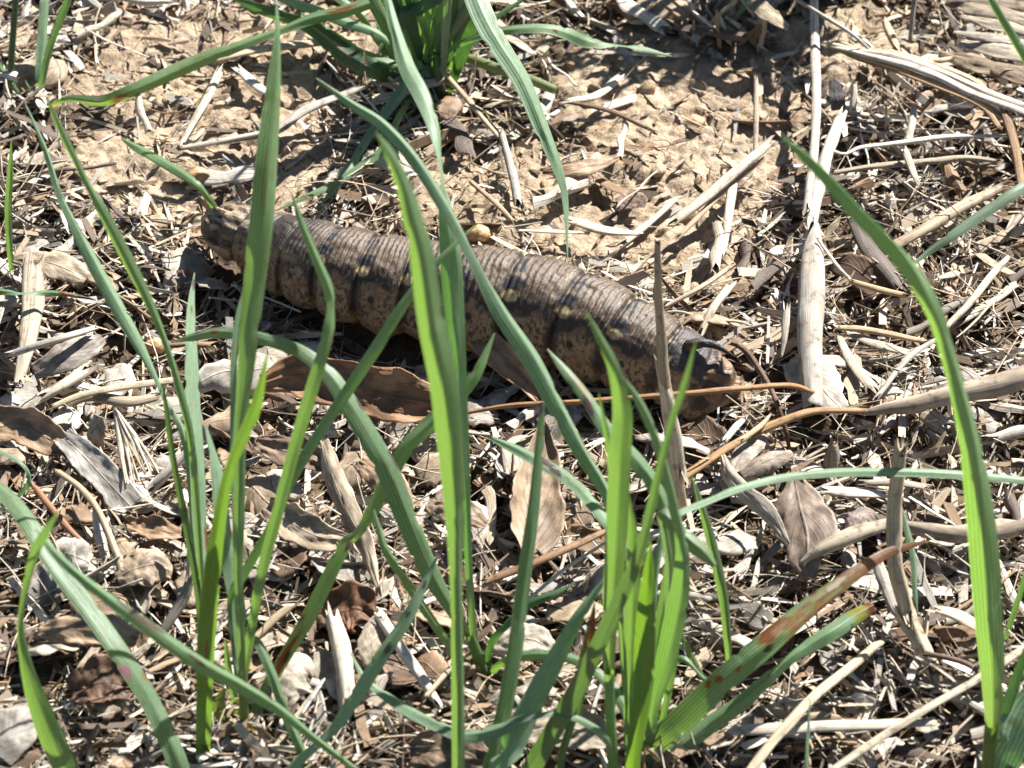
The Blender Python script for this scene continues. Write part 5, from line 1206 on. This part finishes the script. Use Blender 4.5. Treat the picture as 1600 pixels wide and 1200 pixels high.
def local_straw(L, wd, flat, bend, colr, hollow, split, sdn, n=11, m=8):
    """a straw of length L lying along x, its own small mesh"""
    r_ = np.random.default_rng(sdn)
    s = np.linspace(-0.5, 0.5, n)
    C = np.stack([s * L, bend * L * (s ** 2 - 0.08) + 0.02 * L * np.sin(s * 9 + sdn), 0.012 * L * np.sin(s * 7 + sdn * 2)], 1)
    if split:
        a = np.linspace(-1.35, 1.35, m // 2); prof = np.stack([np.sin(a), np.cos(a) - 0.5], 1)
        prof = np.vstack([prof, (prof * 0.86 + [0, -0.06])[::-1]])
    else:
        a = np.linspace(0, 2 * math.pi, m, endpoint=False); prof = np.stack([np.cos(a), np.sin(a) * flat], 1)
    mm = len(prof)
    tw = s * r_.uniform(-1, 1) * (1.2 if flat < .5 else .4)
    wv = wd / 2 * (1 + 0.18 * np.sin(s * 11 + sdn)) * (1 - 0.4 * smooth(0.3, 0.5, s) * r_.random() ** 2) * (1 - 0.35 * smooth(-0.35, -0.5, s) * r_.random() ** 2)
    y = (prof[None, :, 0] * np.cos(tw)[:, None] - prof[None, :, 1] * np.sin(tw)[:, None]) * wv[:, None]
    z = (prof[None, :, 0] * np.sin(tw)[:, None] + prof[None, :, 1] * np.cos(tw)[:, None]) * wv[:, None]
    X = C[:, None] + np.stack([0 * y, y, z], -1)
    j0 = r_.uniform(-1, 1, mm); j1 = r_.uniform(-1, 1, mm)
    X[0, :, 0] += (j0 + np.roll(j0, 1)) * wd * 0.55; X[-1, :, 0] += (j1 + np.roll(j1, 1)) * wd * 0.55
    nz = vn(s[:, None] * L / 0.004 + 50, prof[None, :, 0] * 2 + sdn, sdn)
    c = np.ones((n, mm, 3)) * np.asarray(colr) * (0.72 + 0.56 * nz)[..., None]
    uv = np.stack([np.linspace(0, 1, mm)[None, :] * np.ones((n, 1)), s[:, None] * L / 0.02 * np.ones((1, mm))], -1)
    f = grid_faces(n, mm, True).tolist()
    if not hollow:
        f += [tuple(range(mm))[::-1], tuple((n - 1) * mm + j for j in range(mm))]
    return new_mesh('straw', X, f, M_STRAW, c, uv, shade=not (split or flat < .3))


TONES = [('bleached', BLEACH), ('tan', TAN), ('grey', GREY), ('pale', PALE), ('brown', (0.24, .155, .09)), ('dark', (0.12, .09, .07))]
FORMS = [('split straw strip', True, .3), ('hollow straw piece', False, .6), ('thin straw', False, .8), ('flat straw blade', False, .18)]
templates = []
for ti_, (tn, tc_) in enumerate(TONES):
    for fi, (fn, spl, fl) in enumerate(FORMS):
        for q in range(2):
            L = {0: random.uniform(8, 20), 1: random.uniform(8, 18), 2: random.uniform(12, 28), 3: random.uniform(8, 18)}[fi] * MM
            wd = {0: random.uniform(2.0, 3.8), 1: random.uniform(1.6, 2.6), 2: random.uniform(0.5, 0.9), 3: random.uniform(2.0, 4.4)}[fi] * MM
            templates.append((tn, fn, L, local_straw(L, wd, fl, random.gauss(0, .09), tc_, fi == 1, spl, 1000 + len(templates))))
wts = {'bleached': 5, 'tan': 3.5, 'grey': 4, 'pale': 4, 'brown': 2.5, 'dark': 1.8}


def rest(o, x, y, yaw, L, off):
    """lay a piece on the ground surface below it, following its slope, off above it"""
    dx, dy = math.cos(yaw) * L * .42, math.sin(yaw) * L * .42
    za, zb, zc = float(gz(x - dx, y - dy)), float(gz(x + dx, y + dy)), float(gz(x, y))
    pit = -math.atan2(zb - za, L * .84) * 0.7 + random.uniform(-.10, .10)
    o.location = (x, y, max((za + zb) / 2, zc) + off)
    o.rotation_euler = (random.uniform(-.6, .6), pit, yaw)


made = 0
for x, y in scatter(420, dens_straw):
    if made >= 228: break
    tn, fn, L, me = random.choices(templates, [wts[t[0]] for t in templates])[0]
    if near_body([x], [y], L * 0.42)[0]: continue
    px, py = to_px(np.array([x, y, 0]))
    yaw = random.gauss(0.35, 0.55) if (px > 1050 and random.random() < .5) else random.uniform(0, math.pi)
    o = link('straw', me)
    rest(o, x, y, yaw, L, random.uniform(2.0, 6.0) * MM)
    k = random.uniform(0.75, 1.25)
    o.scale = (k, random.uniform(.8, 1.15), random.uniform(.8, 1.1))
    lb = f"{'short' if k * L < .0115 else 'long' if k * L > .018 else 'middling'} {tn} {fn} {place_of(x, y)}"
    tag(o, lb, 'straw', lb)
    made += 1

# leaf scraps
lt = []
for q in range(18):
    tn, tc_ = random.choice([('pale', (.50, .44, .35)), ('tan', (.43, .335, .23)), ('brown', (.31, .205, .125)), ('grey', (.36, .325, .28)), ('whitish', (.58, .53, .45)), ('dark brown', (.15, .095, .06))]) if q > 5 else \
        [('pale', (.50, .44, .35)), ('tan', (.43, .335, .23)), ('brown', (.31, .205, .125)), ('grey', (.36, .325, .28)), ('whitish', (.58, .53, .45)), ('dark brown', (.15, .095, .06))][q]
    L = random.uniform(7, 16) * MM; W_ = L * random.uniform(.45, .85)
    o = sheet('leaf_scrap', None, None, None, None, tc_, random.choice([-1, 1]) * random.uniform(.2, 1.3), random.uniform(.14, .3), ragged=.42, n=12, m=9, mat=M_LEAF,
              world=[(-L / 2, 0, 0, W_ * random.uniform(.2, .7)), (-L * .2, L * .04, L * .05, W_), (L * .2, 0, L * .03, W_ * .9), (L / 2, L * .05, -L * .04, W_ * random.uniform(.1, .6))])
    lt.append((tn, L, o.data)); bpy.data.objects.remove(o)
made = 0
for x, y in scatter(480, dens_leaf):
    if made >= 240: break
    tn, L, me = random.choice(lt)
    if near_body([x], [y], L * 0.5)[0]: continue
    o = link('leaf_scrap', me)
    rest(o, x, y, random.uniform(0, 6.28), L, random.uniform(1.5, 5.5) * MM)
    k = random.uniform(.7, 1.3); o.scale = (k, k, k)
    lb = f"{'small' if k * L < .0095 else 'large' if k * L > .013 else 'mid-sized'} {tn} leaf scrap {place_of(x, y)}"
    tag(o, lb, 'leaf scrap', lb)
    made += 1

# soil clods and small stones on the bare ground
def lump(r, sdn, colr, mat):
    n, m = 9, 12
    a = np.linspace(0, math.pi, n)[:, None]; b = np.linspace(0, 2 * math.pi, m, endpoint=False)[None, :]
    d = np.stack([np.sin(a) * np.cos(b), np.sin(a) * np.sin(b), np.cos(a) + 0 * b], -1)
    q = d.reshape(-1, 3)
    nn = 0.72 + 0.6 * fbm(q[:, 0] * 1.6 + 5 + sdn, q[:, 1] * 1.6 + q[:, 2] * 1.9 + 7, 3, sdn)
    v = q * nn[:, None] * r * np.array([1.15, .9, .7])
    return new_mesh('clod', v, grid_faces(n, m, True), mat, np.ones((n * m, 3)) * np.asarray(colr))


clods = [lump(random.uniform(1.0, 2.6) * MM, k, c_, M_SOIL) for k, c_ in enumerate([(.45, .35, .245), (.39, .295, .2), (.48, .375, .265), (.42, .32, .215), (.36, .265, .175), (.46, .355, .25)])]


def dens_clod(px, py):
    p = P(px, py, 0)
    return float(bare_amount(np.array([p[0]]), np.array([p[1]]))[0]) + 0.02


for x, y in scatter(46, dens_clod):
    if near_body([x], [y], .001)[0]: continue
    o = link('soil_clod', random.choice(clods))
    k = random.uniform(.5, 1.2); o.scale = (k, k * .9, k * .7)
    o.location = (x, y, float(gz(x, y)) + .0001); o.rotation_euler = (random.random() * 6, random.random() * .6, random.random() * 6)
    lb = f"{'tiny' if k < .75 else 'large' if k > 1.05 else 'small'} crumbly tan soil clod {place_of(x, y)}"
    tag(o, lb, 'soil clod', lb)
peb = lump(2.2 * MM, 33, (.50, .33, .17), M_SKIN)
for (x_, y_, s_, lb) in [(748, 363, 1.1, 'smooth ochre pebble on soil behind the caterpillar back'), (1085, 176, 1.0, 'rounded brown pebble on the bare soil under the frayed clump'),
                         (240, 518, 1.2, 'tan pebble between the two leaning leaves'), (310, 276, 1.2, 'flat tan pebble beside the bent seedling leaf')]:
    p = P(x_, y_, 1)
    o = link('pebble', peb); o.scale = (s_ * 1.2, s_, s_); o.location = (p[0], p[1], float(gz(p[0], p[1])) + .001)
    tag(o, lb, 'pebble')

# ------------------------------------------------------------------ the uncountable rest: straw crumbs, chaff and fibres
def crumb_mass(name, N, rngL, rngW, flat, dens_pow, layers, label, fibre=False, area=(-0.17, 0.17, -0.16, 0.20), sdn=5, tones=None, bare_keep=0.12, hole=False):
    r_ = np.random.default_rng(sdn)
    x = r_.uniform(area[0], area[1], N * 2); y = r_.uniform(area[2], area[3], N * 2)
    b = bare_amount(x, y)
    clump = smooth(0.34, 0.62, fbm(x / .013, y / .013, 3, 400))
    keep = (r_.random(N * 2) > b * (1 - bare_keep)) & (r_.random(N * 2) < 0.35 + 0.65 * clump)
    L = np.exp(r_.uniform(math.log(rngL[0]), math.log(rngL[1]), N * 2)) * MM
    nb = np.concatenate([near_body(x[i:i + 4000], y[i:i + 4000], 0.0005) for i in range(0, N * 2, 4000)])
    keep &= ~(nb & (r_.random(N * 2) > 0.25))
    if hole: keep &= ~((x > -.168) & (x < .168) & (y > -.158) & (y < .198) )
    x, y, L, b, nb, clump = x[keep][:N], y[keep][:N], L[keep][:N], b[keep][:N], nb[keep][:N], clump[keep][:N]
    N = len(x)
    W = np.exp(r_.uniform(math.log(rngW[0]), math.log(rngW[1]), N)) * MM
    W = np.minimum(W, L * .6)
    yaw = fbm(x / .035, y / .035, 2, 300) * 12 + r_.normal(0, .7, N); pit = r_.normal(0, .2, N); rol = r_.uniform(-1.2, 1.2, N)
    z = gz(x, y) + (r_.random(N) ** 1.4) * layers * MM * (0.3 + 1.0 * clump) * (1 - .75 * b) * np.where(nb, .1, 1)
    n, m = (6, 3) if fibre else (4, 4)
    s = np.linspace(-.5, .5, n)
    if fibre:
        prof = np.array([[1, -.5], [-1, -.5], [0, 1]]) * .5
    else:
        prof = np.array([[1, flat * .3], [-.9, flat * .5], [-1, -flat * .4], [.9, -flat * .5]]) * .5
    bend = r_.normal(0, .5 if fibre else .10, N)
    taper = np.ones((N, n)); taper[:, 0] = r_.uniform(.45, 1.1, N); taper[:, -1] = r_.uniform(.25, 1.1, N)
    lx = s[None, :, None] * L[:, None, None] + 0 * prof[None, None, :, 0]
    lx[:, 0] += r_.uniform(-.7, .7, (N, m)) * W[:, None]; lx[:, -1] += r_.uniform(-.7, .7, (N, m)) * W[:, None]
    ly = (bend[:, None] * L[:, None] * s[None] ** 2)[..., None] + prof[None, None, :, 0] * (W[:, None] * taper)[..., None]
    arch = r_.normal(0, .18 if fibre else .07, N)
    lz = (arch[:, None] * L[:, None] * s[None] ** 2)[..., None] + prof[None, None, :, 1] * (W[:, None] * taper)[..., None]
    cr, sr = np.cos(rol)[:, None, None], np.sin(rol)[:, None, None]
    ly, lz = ly * cr - lz * sr, ly * sr + lz * cr
    cp, sp = np.cos(pit)[:, None, None], np.sin(pit)[:, None, None]
    lx, lz = lx * cp + lz * sp, -lx * sp + lz * cp
    cy, sy = np.cos(yaw)[:, None, None], np.sin(yaw)[:, None, None]
    X = np.stack([lx * cy - ly * sy + x[:, None, None], lx * sy + ly * cy + y[:, None, None], lz + z[:, None, None]], -1)
    tn = np.array([t[:3] for t in tones]); tw = np.array([t[3] for t in tones]); tw = tw / tw.sum()
    ci = r_.choice(len(tn), N, p=tw)
    cc = tn[ci] * r_.uniform(.7, 1.25, (N, 1))
    c = np.repeat(cc[:, None], n * m, 1)
    uv = np.stack([np.broadcast_to(np.linspace(0, 1, m)[None, None], (N, n, m)) + r_.uniform(0, 40, (N, 1, 1)), np.broadcast_to(s[None, :, None], (N, n, m)) * (L / .01)[:, None, None]], -1)
    f = grid_faces(n, m, True)
    F = (f[None] + (np.arange(N) * n * m)[:, None, None]).reshape(-1, 4)
    if m == 4:
        caps = np.array([[3, 2, 1, 0], [(n - 1) * m, (n - 1) * m + 1, (n - 1) * m + 2, (n - 1) * m + 3]])
        F = np.vstack([F, (caps[None] + (np.arange(N) * n * m)[:, None, None]).reshape(-1, 4)])
    me = new_mesh(name, X, F, M_CHIP if not fibre else M_STEM, c, uv, shade=fibre)
    o = link(name, me)
    tag(o, label, None, None, 'stuff')
    return o


TN = [(*BLEACH, 3.4), (*TAN, 4), (*GREY, 2.5), (*PALE, 2.2), (.25, .17, .105, 4.2), (.11, .08, .058, 3.6)]
crumb_mass('straw_litter', 16000, (4, 20), (.4, 2.5), .35, 1, 5.0, 'matted pale straw litter covering the soil', sdn=5, tones=TN, bare_keep=.12)
crumb_mass('chaff', 13000, (1.2, 5.5), (.3, 1.3), .5, 1, 5.5, 'fine straw chaff and crumbs between the straws', sdn=6, tones=TN, bare_keep=.5)
crumb_mass('straw_fibres', 5500, (8, 30), (.16, .42), .6, 1, 6.5, 'loose hair-thin straw fibres over the litter', fibre=True, sdn=7, tones=[(*BLEACH, 3), (*TAN, 3), (.28, .18, .1, 2)], bare_keep=.15)
crumb_mass('outer_straw_litter', 17000, (6, 34), (1.0, 4.5), .35, 1, 6.0, 'matted straw litter spreading on over the surrounding ground', sdn=8, tones=TN, area=(-.5, .5, -.45, .6), hole=True)
